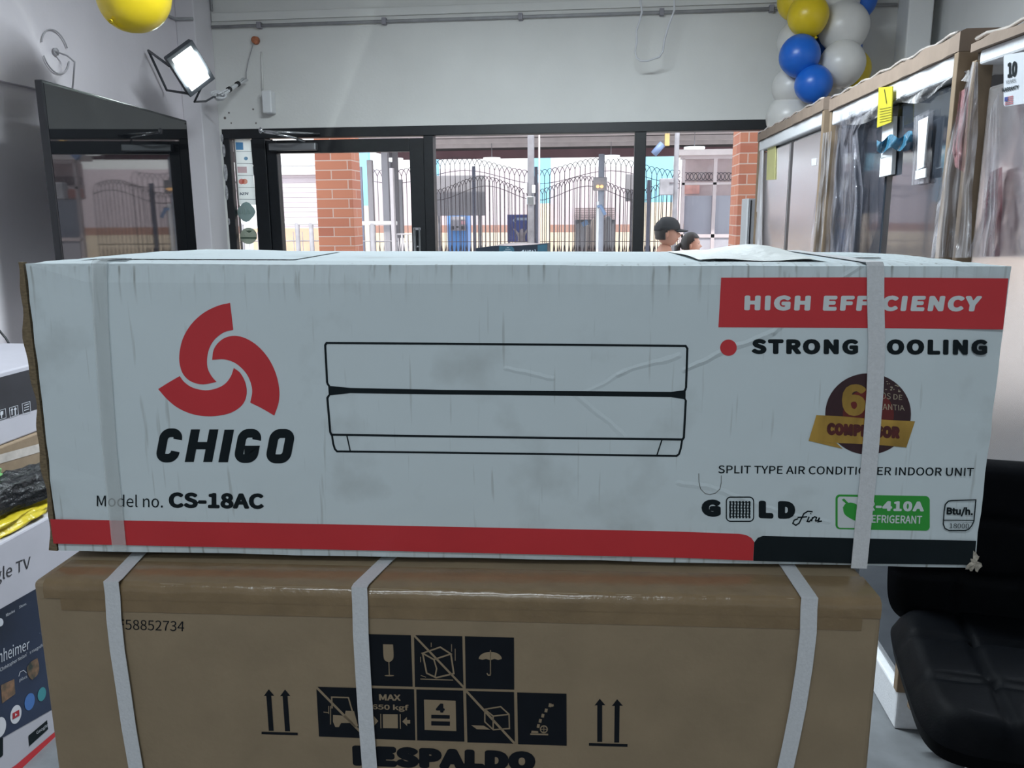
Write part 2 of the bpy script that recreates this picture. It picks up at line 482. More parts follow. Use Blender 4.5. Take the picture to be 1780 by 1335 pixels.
# ------------------------------------------------------------------ street ground and far wall
struct('floor_street', MB().box((-30, YF + .2, -.30), (30, 40, GZ)), mat('street_paving', (.50, .47, .45), .9, var=.15, scale=1.5, bump=.1, bscale=20))
m_pinkwall = mat('pinkish_render', (.66, .56, .60), .9, var=.05, scale=.8)
m_whitewall = mat('white_render', (.86, .86, .86), .9, var=.03, scale=.8)
m_cyan = mat('light_blue_paint', (.28, .62, .80), .85, var=.06, scale=1)
m_cream = mat('cream_paint', (.82, .68, .53), .85, var=.05, scale=1)
m_brownband = mat('brown_dado_paint', (.47, .27, .22), .85, var=.08, scale=3)
YW = 20.0
def X20(px, row=340, Y=YW): return aty(px, row, Y).x
def Z20(row, px=890, Y=YW): return aty(px, row, Y).z
fw = MB(); zt = Z20(262); zw = Z20(292); zb1 = Z20(391); zb0 = Z20(404)
cyans = [(620, 646, 262, 358), (748, 764, 262, 326), (926, 957, 262, 354), (1120, 1168, 262, 352)]
x0, x1 = -14, 12
# panels: 0 pink, 1 white, 2 cyan, 3 cream, 4 brown
fw.box((x0, YW, 0), (x1, YW + .3, zb0), mi=3)
fw.box((x0, YW, zb0), (x1, YW + .3, zb1), mi=4)
fw.box((x0, YW, zb1), (x1, YW + .3, zw), mi=0)
fw.box((x0, YW, zw), (x1, YW + .3, zt + .6), mi=1)
for a, b, r0, r1 in cyans:
    fw.box((X20(a), YW - .18, Z20(r1, a)), (X20(b), YW, zt + .6), mi=2)
    fw.box((X20(a), YW - .18, 0), (X20(b), YW, Z20(r1, a)), mi=3)
struct('wall_across_street', fw, [m_pinkwall, m_whitewall, m_cyan, m_cream, m_brownband])

def orect(mb, p0, p1, r0, r1, Y, dep, ground=False, mi=0, bev=0.0):
    """a real box at depth Y whose near face covers the measured extent"""
    pm, rm = (p0 + p1) / 2, (r0 + r1) / 2
    a = aty(p0, rm, Y); b = aty(p1, rm, Y); t = aty(pm, r0, Y).z; bt = aty(pm, r1, Y).z
    mb.box((a.x, Y, GZ if ground else bt), (b.x, Y + dep, t), bev, mi)
    return mb

# covered market roof: soffit, purlins, fascia
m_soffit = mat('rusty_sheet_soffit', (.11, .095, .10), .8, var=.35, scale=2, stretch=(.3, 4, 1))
m_purlin = mat('pale_steel_purlin', (.74, .66, .67), .7, var=.1, scale=6)
m_fascia = mat('maroon_fascia', (.22, .12, .14), .8, var=.15, scale=3)
cx0, cx1 = X20(668, 260, 17), 9.0
can = thing('market_canopy', 'low sheet-roofed market canopy with maroon fascia across the street', 'canopy', ((cx0 + cx1) / 2, 14, GZ))
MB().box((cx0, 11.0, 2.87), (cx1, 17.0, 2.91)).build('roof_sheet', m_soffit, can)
for y in (11.3, 12.2, 13.15, 14.2, 15.3, 16.3):
    MB().box((cx0, y, 2.79), (cx1, y + .05, 2.87)).build('purlin', m_purlin, can)
MB().box((cx0, 16.95, 2.63), (cx1, 17.05, 2.79)).build('fascia', m_fascia, can)
MB().box((cx0, 16.97, 2.79), (cx1, 17.03, 2.91)).build('rear_beam', m_soffit, can)
MB().box((cx0, 11.0, 2.73), (cx0 + .06, 17.0, 2.90)).build('side_fascia', m_fascia, can)
for xx in (cx0 + .2, cx1 - .3):
    MB().tube([(xx, 16.7, GZ), (xx, 16.7, 2.75)], .05, 10).build('post', m_galv, can)
m_lamp = mat('lit_white_diffuser', (.9, .97, 1.0), .4, emit=1.6)
for lab, p in (('round white canopy lamp left of the thick grey pole', (855, 277)), ('round white canopy lamp above the twin orange signal', (1062, 273)),
               ('round white canopy lamp behind the bare right window pane', (1207, 259)), ('round white canopy lamp seen through the door glass', (686, 278))):
    c = aty(p[0], p[1], 13.4 if p[1] < 262 else 15.6)
    l = thing('canopy_lamp', lab, 'lamp', (c.x, c.y, c.z), 'lamps under the market canopy')
    MB().lathe((c.x, c.y, c.z), [(.001, -.03), (.10, -.03), (.16, 0), (.16, .03), (.001, .03)]).build('diffuser', m_lamp, l)
    MB().tube([(c.x, c.y, c.z + .02), (c.x, c.y, 2.869)], .006, 6).build('hanger', m_galv, l)

# brick pillars
m_brick = brick_mat('red_brick', (.52, .20, .12), (.40, .13, .085), (.58, .42, .36), .30, .083)
def pillar(label, p0, p1, Y, w):
    a = aty(p0, 340, Y).x; b = aty(p1, 340, Y).x
    mb = MB().box((a, Y, GZ), (b, Y + w, 3.2), .004)
    o = mb.build('brick_pillar', m_brick); tag(o, label, 'pillar', 'brick pillars outside the shop'); return o
pillar('red brick pillar seen through the door glass', 550, 613, 7.3, .26)
pillar('red brick pillar at the window beside the wrapped refrigerators', 1283, 1350, 7.1, .42)

# arched iron fence: two rows
def fence(label, Y, px0, px1, crest, step, r, zbase=GZ, posts=()):
    """crest(px) gives the measured row of the arch tops"""
    xs0, xs1 = aty(px0, 330, Y).x, aty(px1, 330, Y).x
    f = thing('iron_fence', label, 'fence', ((xs0 + xs1) / 2, Y, zbase), 'arched iron fences across the street')
    n = int((xs1 - xs0) / step); mb = MB()
    def top(x):
        d = Vector((x, Y, CAM.z)) - CAM
        px = 890 + F_PX * d.dot(RT) / d.dot(FW)
        return aty(px, crest(px), Y).z
    for i in range(n + 1):
        x = xs0 + i * step; zt_ = top(x + step) - step * 1.35
        mb.tube([(x, Y, zbase), (x, Y, zt_)], r, 5)
        if i + 2 <= n:
            pts = []
            x2 = x + 2 * step
            for k in range(9):
                t = k / 8
                zz = (top(x + step) - step * 1.35) * (1 - t) + (top(x2 + step) - step * 1.35) * t
                xx = x + (x2 - x) * t
                pts.append((xx, Y, zz + step * 1.35 * math.sin(pi * t) ** .75))
            mb.tube(pts, r * .9, 4)
        # zigzag foot ornament
    mb.build('bars', m_iron, f)
    rl = MB()
    pts = [(xs0 + (xs1 - xs0) * k / 40, Y, top(xs0 + (xs1 - xs0) * k / 40) - step * 2.6) for k in range(41)]
    rl.tube(pts, r * .9, 5); rl.build('top_rail', m_iron, f)
    zl = aty(890, 420, Y).z
    MB().tube([(xs0, Y, zl), (xs1, Y, zl)], r * .9, 5).build('middle_rail', m_iron, f)
    zg = MB()
    for i in range(n):
        x = xs0 + i * step
        zg.tube([(x, Y - .01, zl - .06), (x + step * .5, Y - .01, zl - .42), (x + step, Y - .01, zl - .06)], r * .9, 4)
    zg.build('scroll_band', m_iron, f)
    for p in posts:
        xx = aty(p[0], 330, Y).x
        MB().box((xx - .03, Y - .03, zbase), (xx + .03, Y + .03, aty(p[0], p[1], Y).z)).build('post', mat('blue_grey_post', (.16, .17, .24), .5, var=.1), f)
crestA = lambda px: 318 - 12.5 * math.cos((px - 1022) / 176 * 2 * pi)
crestB = lambda px: 284.5 - 11.5 * math.cos((px - 1060) / 250 * 2 * pi)
fence('nearer arched iron fence with wavy top across the street', 14.0, 720, 1230, crestA, .064, .0062, posts=((936, 318), (1128, 313)))
fence('taller arched iron fence standing behind the nearer one', 16.4, 640, 1230, crestB, .098, .0068, posts=((932, 290), (628, 290), (824, 289)))

# poles, boards and boxes on the street
pole = thing('utility_pole', 'thick grey steel pole in the middle window pane', 'pole', (aty(923, 340, 10.4).x, 10.4, GZ))
xx = aty(923, 340, 10.4).x
MB().tube([(xx, 10.4, GZ), (xx, 10.4, 5.2)], .042, 14).build('shaft', m_galv, pole)
MB().tube([(xx + .1, 10.42, GZ), (xx + .1, 10.42, 5.2)], .012, 8).build('conduit', m_purlin, pole)
cb = MB(); cb.box((xx - .05, 10.33, aty(923, 356, 10.4).z), (xx + .05, 10.47, aty(923, 341, 10.4).z), .01)
cb.build('clamp_band', m_steel, pole)
MB().box((xx + .02, 10.30, aty(928, 336, 10.4).z), (xx + .06, 10.34, aty(928, 322, 10.4).z), .005).build('insulator', m_white_plastic, pole)
MB().box((xx - .085, 10.36, aty(918, 336, 10.4).z), (xx - .045, 10.42, aty(918, 318, 10.4).z), .005).build('insulator', m_white_plastic, pole)

sg = aty(1045, 330, 12.6)
sp = thing('signal_post', 'light blue-grey post carrying a grey box with two orange lights', 'post', (sg.x, 12.6, GZ))
MB().tube([(sg.x, 12.6, GZ), (sg.x, 12.6, aty(1045, 268, 12.6).z)], .045, 12).build('shaft', mat('pale_blue_grey_paint', (.40, .43, .52), .5, var=.1), sp)
bx = MB(); orect(bx, 1031, 1055, 308, 331, 12.45, .16, bev=.01); sbox = bx.build('signal_box', m_galv, sp)
m_orange = mat('orange_lit_lens', (1.0, .62, .30), .4, emit=1.0)
for p in (1039, 1046):
    c = aty(p, 324, 12.43); MB().lathe((c.x, c.y, c.z), [(.001, GZ), (.022, -.015), (.026, .02)], 16, axis='y').build('lens', m_orange, sbox)

def street_box(name, label, cat, p0, p1, r0, r1, Y, dep, m, ground=False, **k):
    mb = MB(); orect(mb, p0, p1, r0, r1, Y, dep, ground); o = mb.build(name, m); tag(o, label, cat, **k); return o
# grey boards behind the fence hung on posts
for lab, p0, p1, r0, r1, Y in (('large grey board behind the fence above the blue kiosk', 752, 843, 305, 375, 17.6), ('small grey board behind the fence beside the window mullion', 1088, 1112, 303, 350, 17.6)):
    g = aty((p0 + p1) / 2, r1, Y)
    t = thing('grey_board', lab, 'board', (g.x, Y, GZ), 'grey boards behind the fence')
    mb = MB(); orect(mb, p0, p1, r0, r1, Y, .06); mb.build('panel', mat('grey_sheet', (.33, .32, .35), .6, var=.06, scale=2), t)
    a = aty(p0, r1, Y).x; b = aty(p1, r1, Y).x
    for q in (a + .12, b - .12): MB().tube([(q, Y + .09, GZ), (q, Y + .09, aty(p0, r0, Y).z)], .03, 8).build('post', m_galv, t)
# blue kiosk
kb = aty(795, 440, 18.3)
kk = thing('blue_kiosk', 'bright blue booth with grey notice panel behind the fence', 'kiosk', (kb.x, 18.3, GZ))
mb = MB(); orect(mb, 778, 813, 374, 440, 18.3, .5, True); mb.build('body', mat('bright_blue_paint', (.13, .33, .75), .5, var=.06, scale=3), kk)
mb = MB(); orect(mb, 783, 809, 376, 401, 18.24, .055); pn = mb.build('notice_panel', mat('grey_notice', (.38, .37, .42), .6, var=.08, scale=6), kk)
for p0, p1, r0, r1, c in ((784, 789, 393, 399, (.08, .08, .09)), (793, 797, 393, 396, (.08, .08, .09)), (802, 807, 393, 399, (.08, .08, .09)), (801, 808, 384, 390, (.75, .42, .48)), (801, 806, 377, 382, (.8, .8, .82))):
    mb = MB(); orect(mb, p0, p1, r0, r1, 18.225, .012); mb.build('notice', mat('notice_%d' % int(c[0] * 100), c, .6, var=.05), pn)
# blue poster
pb = aty(900, 421, 17.4)
ps = thing('poster_stand', 'blue poster with pale figure standing behind the thick pole', 'poster', (pb.x, 17.4, GZ))
mb = MB(); orect(mb, 882, 920, 373, 421, 17.4, .05); pp = mb.build('poster_sheet', mat('poster_blue', (.10, .13, .42), .5, var=.35, scale=3), ps)
PP = Print(plane_fn((0, 17.4, 0), (0, -1, 0)), 740, 320, 8.9)
mb = MB(); PP.fill(mb, smooth_closed([(1350, 690), (1390, 700), (1440, 760), (1470, 700), (1500, 690), (1520, 750), (1560, 700), (1580, 720), (1540, 800), (1545, 890), (1420, 890), (1420, 800)], 3), .02)
mb.build('figure', mat('poster_figure', (.50, .45, .50), .5, var=.3, scale=6), pp)
mb = MB(); PP.fill(mb, [(1410, 520), (1570, 520), (1570, 560), (1410, 560)], .02); PP.fill(mb, [(1385, 520), (1395, 520), (1365, 560), (1395, 600), (1380, 600), (1345, 560)], .02)
mb.build('lettering_band', mat('poster_pale', (.45, .55, .75), .5, var=.1), pp)
a = aty(901, 421, 17.4)
for dx in (-.2, .2): MB().tube([(a.x + dx, 17.48, GZ), (a.x + dx, 17.48, aty(901, 376, 17.4).z)], .02, 8).build('post', m_galv, ps)
# dark doorway with louvred transom
dw = thing('doorway', 'dark doorway under a louvred brown transom across the street', 'doorway', (aty(1030, 440, 19.9).x, 19.9, GZ))
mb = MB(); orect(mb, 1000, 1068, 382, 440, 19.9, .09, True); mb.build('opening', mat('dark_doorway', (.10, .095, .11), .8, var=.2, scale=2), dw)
lz0, lz1 = aty(1030, 382, 19.9).z, aty(1030, 361, 19.9).z; la, lb = aty(1000, 370, 19.9).x, aty(1068, 370, 19.9).x
mb = MB()
for k in range(6):
    z = lz0 + (lz1 - lz0) * (k + .5) / 6; mb.box((la, 19.84, z - .018), (lb, 19.9, z + .018))
mb.build('louvre', mat('louvre_brown', (.26, .20, .21), .7, var=.15), dw)
# turnstile columns in front of it
for lab, p0, p1, r0, Y, c in (('wide cream column in front of the dark doorway', 1027, 1048, 380, 16.9, (.72, .58, .50)), ('slim cream column left of the wide one', 1016, 1026, 391, 16.9, (.62, .54, .52)), ('grey round-topped column right of the cream ones', 1052, 1062, 376, 16.9, (.42, .42, .46))):
    a = aty(p0, 400, Y).x; b = aty(p1, 400, Y).x; zt_ = aty(p0, r0, Y).z; r = (b - a) / 2
    mb = MB().lathe(((a + b) / 2, Y, 0), [(r, GZ), (r, zt_ - .06), (r * .9, zt_ - .02), (r * .5, zt_), (.001, zt_)], 20)
    tag(mb.build('round_column', mat('column_%d' % int(c[0] * 100), c, .7, var=.08), ), lab, 'column', 'round columns by the doorway')
bs = aty(1017, 388, 15.2)
bt = thing('blue_sign_post', 'small blue sign tilted on a thin post by the doorway', 'sign', (bs.x, 15.2, GZ))
T = Matrix.Translation(bs) @ Matrix.Rotation(math.radians(-30), 4, 'Y')
MB().box((-.06, -.01, -.045), (.06, .01, .045), .01, T=T).build('plate', mat('sign_blue', (.22, .33, .55), .5, var=.05), bt)
MB().tube([(bs.x, 15.23, GZ), (bs.x, 15.23, bs.z)], .012, 8).build('post', m_galv, bt)
# turquoise-white handle post (white totem)
wt = aty(1039, 360, 12.2)
tt = thing('white_crossing_post', 'white post with blue arm before the signal post', 'post', (wt.x, 12.2, GZ))
MB().box((wt.x - .018, 12.18, GZ), (wt.x + .018, 12.22, aty(1039, 350, 12.2).z), .006).build('shaft', mat('white_gloss', (.85, .86, .88), .4, var=.03), tt)
MB().tube([(wt.x, 12.17, wt.z), (wt.x + .04, 12.16, wt.z + .02), (wt.x + .11, 12.16, wt.z - .11)], .025, 8).build('arm', MATS['sign_blue'], tt)

# meter pole in the right pane
mp_ = aty(1174, 330, 10.7)
mpo = thing('meter_pole', 'grey pole with meter box in the right window pane', 'pole', (mp_.x, 10.7, GZ))
MB().tube([(mp_.x, 10.7, GZ), (mp_.x, 10.7, 4.6)], .030, 12).build('shaft', m_galv, mpo)
MB().tube([(mp_.x + .06, 10.7, GZ), (mp_.x + .06, 10.7, aty(1180, 300, 10.7).z), (mp_.x + .055, 10.72, aty(1180, 280, 10.7).z)], .009, 6).build('conduit', m_purlin, mpo)
mb = MB(); orect(mb, 1147, 1171, 310, 339, 10.6, .14, bev=.01); mbx = mb.build('meter_box', m_galv, mpo)
mb = MB(); orect(mb, 1164, 1171, 317, 319, 10.585, .014); mb.build('latch', m_iron, mbx)
# crane arm / yellow and blue awning bracket
br_ = aty(1140, 252, 11.0)
ab = thing('awning_bracket', 'blue folding bracket with ochre end hanging under the canopy', 'bracket', (br_.x, 11.0, br_.z))
p = aty(1136, 268, 11.0); q = aty(1152, 250, 11.0)
MB().tube([p, q], .045, 8).build('arm', mat('bracket_blue', (.20, .28, .48), .5, var=.1), ab)
mb = MB(); orect(mb, 1156, 1164, 232, 253, 10.95, .1); mb.build('end_block', mat('ochre_wood', (.62, .42, .18), .7, var=.15, scale=8), ab)
MB().tube([aty(1160, 234, 11.0), aty(1160, 215, 11.0)], .012, 6).build('hanger', m_galv, ab)

# glazed stall in the right pane
st = aty(1228, 400, 12.0)
gs = thing('glazed_stall', 'steel-framed glazed stall across the street beside the meter pole', 'stall', (st.x, 12.0, GZ))
m_sf = mat('pale_mauve_steel', (.56, .48, .50), .5, var=.08, scale=4)
mb = MB()
orect(mb, 1184, 1300, 268, 276, 12.0, .12)
orect(mb, 1184, 1300, 317, 321, 12.0, .08); orect(mb, 1184, 1300, 407, 413, 12.0, .08)
for a, b in ((1184, 1189), (1238, 1244), (1294, 1300)): orect(mb, a, b, 276, 440, 12.0, .08, True)
mb.build('frame', m_sf, gs)
mb = MB(); orect(mb, 1189, 1294, 413, 440, 12.02, .05, True); mb.build('kick_panel', mat('stall_panel', (.42, .40, .45), .6, var=.06), gs)
mb = MB(); orect(mb, 1189, 1294, 340, 407, 12.05, .02); mb.build('tinted_pane', mat('grey_tinted_pane', (.30, .30, .36), .15, var=.08, scale=2), gs)
mb = MB(); orect(mb, 1189, 1294, 276, 340, 12.35, .02); mb.build('inner_wall', mat('stall_inner', (.64, .52, .54), .8, var=.06), gs)
mb = MB(); orect(mb, 1190, 1216, 321, 337, 12.30, .03); mb.build('pink_notice', mat('pink_notice', (.80, .42, .38), .7, var=.2, scale=9), gs)
mb = MB(); orect(mb, 1178, 1300, 259, 269, 11.9, .5); mb.build('canopy_edge', m_purlin, gs)
mb = MB()
for i in range(16):
    c = aty(1192 + i * 6.8, 307, 12.2); mb.tube([c + Vector((.05 * math.cos(t * pi / 6), 0, .055 * math.sin(t * pi / 6))) for t in range(13)], .006, 5, cap=False)
mb.build('scroll_grille', m_iron, gs)

# left of the pillar, seen through the door: white building with roller shutter, railing
sh = aty(515, 340, 17.0)
sb = thing('shuttered_building', 'white building with a lilac roller shutter, left of the door glass pillar', 'building', (sh.x, 17.0, GZ))
mb = MB(); orect(mb, 380, 565, 225, 304, 17.0, .5); mb.box((aty(380, 340, 17).x, 17.0, GZ), (aty(480, 340, 17).x, 17.5, 4.0)); mb.build('wall', m_whitewall, sb)
mb = MB(); orect(mb, 380, 600, 286.5, 288.5, 16.97, .03); mb.build('ledge', mat('grey_ledge', (.45, .45, .47), .7, var=.05), sb)
mb = MB(); x0_, x1_ = aty(480, 340, 17.1).x, aty(565, 340, 17.1).x; z1_ = aty(515, 304, 17.1).z
k = 0; z = .0
while z < z1_:
    mb.box((x0_, 17.1, z), (x1_, 17.16, min(z + .095, z1_))); z += .1
mb.box((x0_, 17.14, GZ), (x1_, 17.2, z1_))
mb.build('roller_shutter', mat('lilac_shutter', (.58, .51, .56), .7, var=.04, scale=2), sb)
def railing(label, p0, p1, Y, posts, rowt):
    a = aty(p0, rowt, Y); b = aty(p1, rowt, Y); zt_ = (a.z + b.z) / 2
    t = thing('street_railing', label, 'railing', ((a.x + b.x) / 2, Y, GZ), 'steel railings along the street')
    MB().tube([(a.x, Y, zt_), (b.x, Y, zt_)], .028, 8).build('handrail', mat('white_painted_steel', (.80, .78, .80), .5, var=.04), t)
    mb = MB()
    for k in (.25, .5, .75): mb.tube([(a.x, Y, zt_ - k), (b.x, Y, zt_ - k)], .009, 6)
    n = int((b.x - a.x) / .13)
    for k in range(1, n): mb.tube([(a.x + (b.x - a.x) * k / n, Y, zt_ - 1.0), (a.x + (b.x - a.x) * k / n, Y, zt_ - .12)], .006, 5)
    mb.build('infill_bars', m_galv, t)
    for p in posts: MB().tube([(aty(p, 400, Y).x, Y, GZ), (aty(p, 400, Y).x, Y, zt_)], .035, 8).build('post', m_galv, t)
railing('street railing with grey posts in front of the roller shutter', 400, 556, 11.5, (517, 541, 420), 388)
railing('street railing between the brick pillar and the fence posts', 628, 690, 11.5, (648,), 388)
wbm = MB(); orect(wbm, 440, 560, 397, 440, 15.5, .4, True); o = wbm.build('counter_wall', mat('tan_counter', (.66, .42, .30), .8, var=.12, scale=3)); tag(o, 'low tan counter wall in front of the roller shutter', 'counter')
# tall grey posts seen through the door
for lab, p0, p1, r0, Y in (('tall dark grey gate post nearest the door pillar', 640, 649, 278, 13.0), ('pale grey column seen through the door, left of a darker one', 665, 676, 262, 12.0), ('dark grey column beside the pale one through the door', 684, 692, 262, 12.2), ('slim light grey gate upright against the columns', 679, 685, 292, 11.25), ('short dark post near the door handle', 695, 700, 312, 13.5)):
    mb = MB(); orect(mb, p0, p1, r0, 440, Y, .09, True, bev=.005)
    tag(mb.build('gate_post', mat('gate_grey_%d' % (p0 % 3), ((.17, .16, .18), (.42, .39, .42), (.28, .27, .30))[p0 % 3], .6, var=.1)), lab, 'post', 'gate posts seen through the door')
mb = MB()
for k in range(6):
    a = aty(690 + k * 9, 425, 11.6); mb.tube([(a.x, 11.6, GZ), (a.x, 11.6, 1.25)], .011, 6)
mb.tube([(aty(686, 425, 11.6).x, 11.6, 1.25), (aty(742, 425, 11.6).x, 11.6, 1.25)], .012, 6)
for k in range(10):
    a = aty(688 + k * 5, 440, 11.6).x; b = aty(693 + k * 5, 440, 11.6).x; mb.tube([(a, 11.59, 1.2), ((a + b) / 2, 11.59, .95), (b, 11.59, 1.2)], .008, 5)
tag(mb.build('low_gate', mat('pale_grey_gate', (.50, .47, .50), .5, var=.05)), 'low pale grey gate with pointed bars, through the door glass', 'gate')

# parked white car
def make_car(cx, cy):
    t = thing('parked_car', 'white parked car, roof showing behind the two passers-by', 'car', (cx, cy, GZ))
    prof = [(-2.1, .35), (-2.1, .75), (-1.95, .92), (-1.1, 1.0), (-.55, 1.40), (.1, 1.47), (.9, 1.42), (1.65, 1.02), (2.05, .95), (2.12, .6), (2.1, .35)]
    prof = [(x, z - .21) for x, z in prof]
    vs = []; n = len(prof)
    ws = [.84 if z < .87 else .62 for x, z in prof]
    mb = MB()
    for s in (-1, 1):
        for (x, z), w in zip(prof, ws): vs.append((cx + x, cy + s * w, z))
    fs = [list(range(n))[::-1], list(range(n, 2 * n))] + [[i, (i + 1) % n, (i + 1) % n + n, i + n] for i in range(n)]
    mb.add(vs, fs); mb.build('body', mat('white_car_paint', (.80, .80, .80), .25, coat=.5, var=.02), t, bevel=.04, smooth=False)
    for s in (-1, 1):
        q = MB(); y = cy + s * .74
        for xs in (((-1.0, .95), (-.55, 1.27), (-.02, 1.32), (-.02, .95)), ((.06, .95), (.06, 1.32), (.85, 1.27), (1.4, .95))):
            q.prism([(cx + a, y, b - .15) for a, b in xs], (0, s * .06, 0))
        q.build('side_windows', mat('car_glass', (.02, .025, .03), .08, var=.05), t)
        for wx in (-1.35, 1.35):
            MB().lathe((cx + wx, cy + s * .72, .15), [(.001, -.1), (.31, -.1), (.32, 0), (.31, .1), (.001, .1)], 24, axis='y').build('wheel', m_black_plastic, t)
make_car(aty(1236, 430, 9.3).x + .9, 9.35)

# ------------------------------------------------------------------ the white carton (foreground)
def add_node(nt, t, **k):
    n = nt.nodes.new(t)
    for a, b in k.items(): setattr(n, a, b)
    return n
def carton_mat(name, col, dirt, creases, zlo, zhi, rib=80.0):
    """printed board: faint flute ribs and scuffs along top and bottom edges, soft dents, and sharp creases (bump only)"""
    m = bpy.data.materials.new(name); m.use_nodes = True
    nt = m.node_tree; b = nt.nodes['Principled BSDF']; b.inputs['Roughness'].default_value = .85; b.inputs['Specular IOR Level'].default_value = .08
    L = nt.links.new
    tc = add_node(nt, 'ShaderNodeTexCoord'); sp = add_node(nt, 'ShaderNodeSeparateXYZ'); L(tc.outputs['Object'], sp.inputs[0])
    # edge mask along z
    def mr(src, a, b_, c, d):
        q = add_node(nt, 'ShaderNodeMapRange'); q.inputs[1].default_value = a; q.inputs[2].default_value = b_; q.inputs[3].default_value = c; q.inputs[4].default_value = d
        L(src, q.inputs[0]); return q.outputs[0]
    def ma(op, x, y=None):
        q = add_node(nt, 'ShaderNodeMath', operation=op)
        for i, v in enumerate((x, y)):
            if v is None: continue
            if isinstance(v, (int, float)): q.inputs[i].default_value = v
            else: L(v, q.inputs[i])
        return q.outputs[0]
    top = ma('MULTIPLY', mr(sp.outputs[2], zhi - .045, zhi - .006, 0, 1), mr(sp.outputs[2], zhi - .003, zhi - .0008, 1, 0)); bot = mr(sp.outputs[2], zlo + .05, zlo + .004, 0, .8)
    edge = ma('MAXIMUM', top, bot)
    mp = add_node(nt, 'ShaderNodeMapping'); mp.inputs['Scale'].default_value = (1, 1, .06); L(tc.outputs['Object'], mp.inputs[0])
    ns = add_node(nt, 'ShaderNodeTexNoise'); ns.inputs['Scale'].default_value = 150; ns.inputs['Detail'].default_value = 2; L(mp.outputs[0], ns.inputs['Vector'])
    nl = add_node(nt, 'ShaderNodeTexNoise'); nl.inputs['Scale'].default_value = 9; nl.inputs['Detail'].default_value = 6; L(tc.outputs['Object'], nl.inputs['Vector'])
    wv = ma('SINE', ma('MULTIPLY', sp.outputs[0], rib * 2 * pi))
    ribm = mr(wv, .78, 1.0, 0, 1)
    streak = ma('MULTIPLY', ma('MULTIPLY', mr(ns.outputs['Fac'], .46, .66, 0, 1), ma('ADD', ma('MULTIPLY', ribm, 1.0), .10)), edge)
    blot = ma('MULTIPLY', mr(nl.outputs['Fac'], .58, .78, 0, 1), .35)
    fine = ma('MULTIPLY', mr(ns.outputs['Fac'], .66, .74, 0, 1), .28)
    d = ma('MINIMUM', ma('ADD', ma('ADD', ma('MULTIPLY', streak, .62), blot), fine), .9)
    mx = add_node(nt, 'ShaderNodeMix', data_type='RGBA'); mx.inputs[6].default_value = (*col, 1); mx.inputs[7].default_value = (*dirt, 1)
    L(d, mx.inputs[0]); L(mx.outputs[2], b.inputs['Base Color'])
    # heights
    nb = add_node(nt, 'ShaderNodeTexNoise'); nb.inputs['Scale'].default_value = 6; nb.inputs['Detail'].default_value = 3; L(tc.outputs['Object'], nb.inputs['Vector'])
    h = ma('ADD', ma('MULTIPLY', nb.outputs['Fac'], .5), ma('MULTIPLY', ma('MULTIPLY', wv, ma('ADD', edge, .04)), .035))
    for (ax, az, bx, bz, amp) in creases:
        # distance to a wavering line segment in the face plane
        nx = bx - ax; nz = bz - az; l2 = nx * nx + nz * nz
        wob = ma('MULTIPLY', ma('SUBTRACT', nl.outputs['Fac'], .5), .035)
        dx = ma('SUBTRACT', sp.outputs[0], ax); dz = ma('ADD', ma('SUBTRACT', sp.outputs[2], az), wob)
        t = ma('DIVIDE', ma('ADD', ma('MULTIPLY', dx, nx), ma('MULTIPLY', dz, nz)), l2)
        t = ma('MINIMUM', ma('MAXIMUM', t, 0), 1)
        ex = ma('SUBTRACT', dx, ma('MULTIPLY', t, nx)); ez = ma('SUBTRACT', dz, ma('MULTIPLY', t, nz))
        dist = ma('SQRT', ma('ADD', ma('MULTIPLY', ex, ex), ma('MULTIPLY', ez, ez)))
        h = ma('ADD', h, mr(dist, .0035, 0, 0, amp))
    bp = add_node(nt, 'ShaderNodeBump'); bp.inputs['Strength'].default_value = .55; bp.inputs['Distance'].default_value = .02
    L(h, bp.inputs['Height']); L(bp.outputs[0], b.inputs['Normal'])
    return m

BA = -.0473 + .112; BR = -.0064
EX = Vector((math.cos(BA), math.sin(BA), 0)); EY = Vector((-math.sin(BA), math.cos(BA), 0)); EZ = Vector((0, 0, 1))
EX, EZ = math.cos(BR) * EX + math.sin(BR) * EZ, -math.sin(BR) * EX + math.cos(BR) * EZ
BO = Vector((-.1032, .8543, 1.4522)); BW, BH, BD = 1.0345, .3328, .2888
def BP(u, v, w):   # u across from centre, v down from the top edge, w depth behind the front
    return BO + EX * u - EZ * v + EY * w
wb = thing('appliance_carton', 'long white air conditioner carton with red stripe, strapped, topmost of the stack', 'carton', tuple(BP(0, BH, BD / 2)))
wbo = ORG[wb.name]
def loc(px, py):
    q = PF(px, py) - wbo; return q.x, q.z
PF = plane_fn(BO, -EY)
CR = []
for x0, y0, x1, y1, am in ((1190, 642, 1345, 585, .12), (1345, 585, 1520, 440, .10), (880, 636, 960, 655, .07), (1075, 655, 1180, 616, .08), (1000, 690, 1085, 760, .06), (1085, 648, 1010, 690, .05), (1180, 838, 1290, 868, .06), (1290, 868, 1440, 905, .05), (1225, 925, 1275, 922, .06)):
    a = loc(x0, y0); b = loc(x1, y1); CR.append((a[0], a[1], b[0], b[1], am))
m_wc = carton_mat('white_carton_board', (.585, .65, .675), (.16, .155, .13), CR, .0, BH, 62)
m_kraft = mat('kraft_board', (.26, .19, .125), .75, var=.10, scale=30, bump=.05, bscale=80)
m_kraft_dark = mat('kraft_flute_edge', (.17, .125, .07), .85, var=.4, scale=160, stretch=(1, 1, 3))
m_kraft_pale = mat('kraft_board_pale', (.27, .205, .16), .75, var=.08, scale=25, bump=.05, bscale=60)
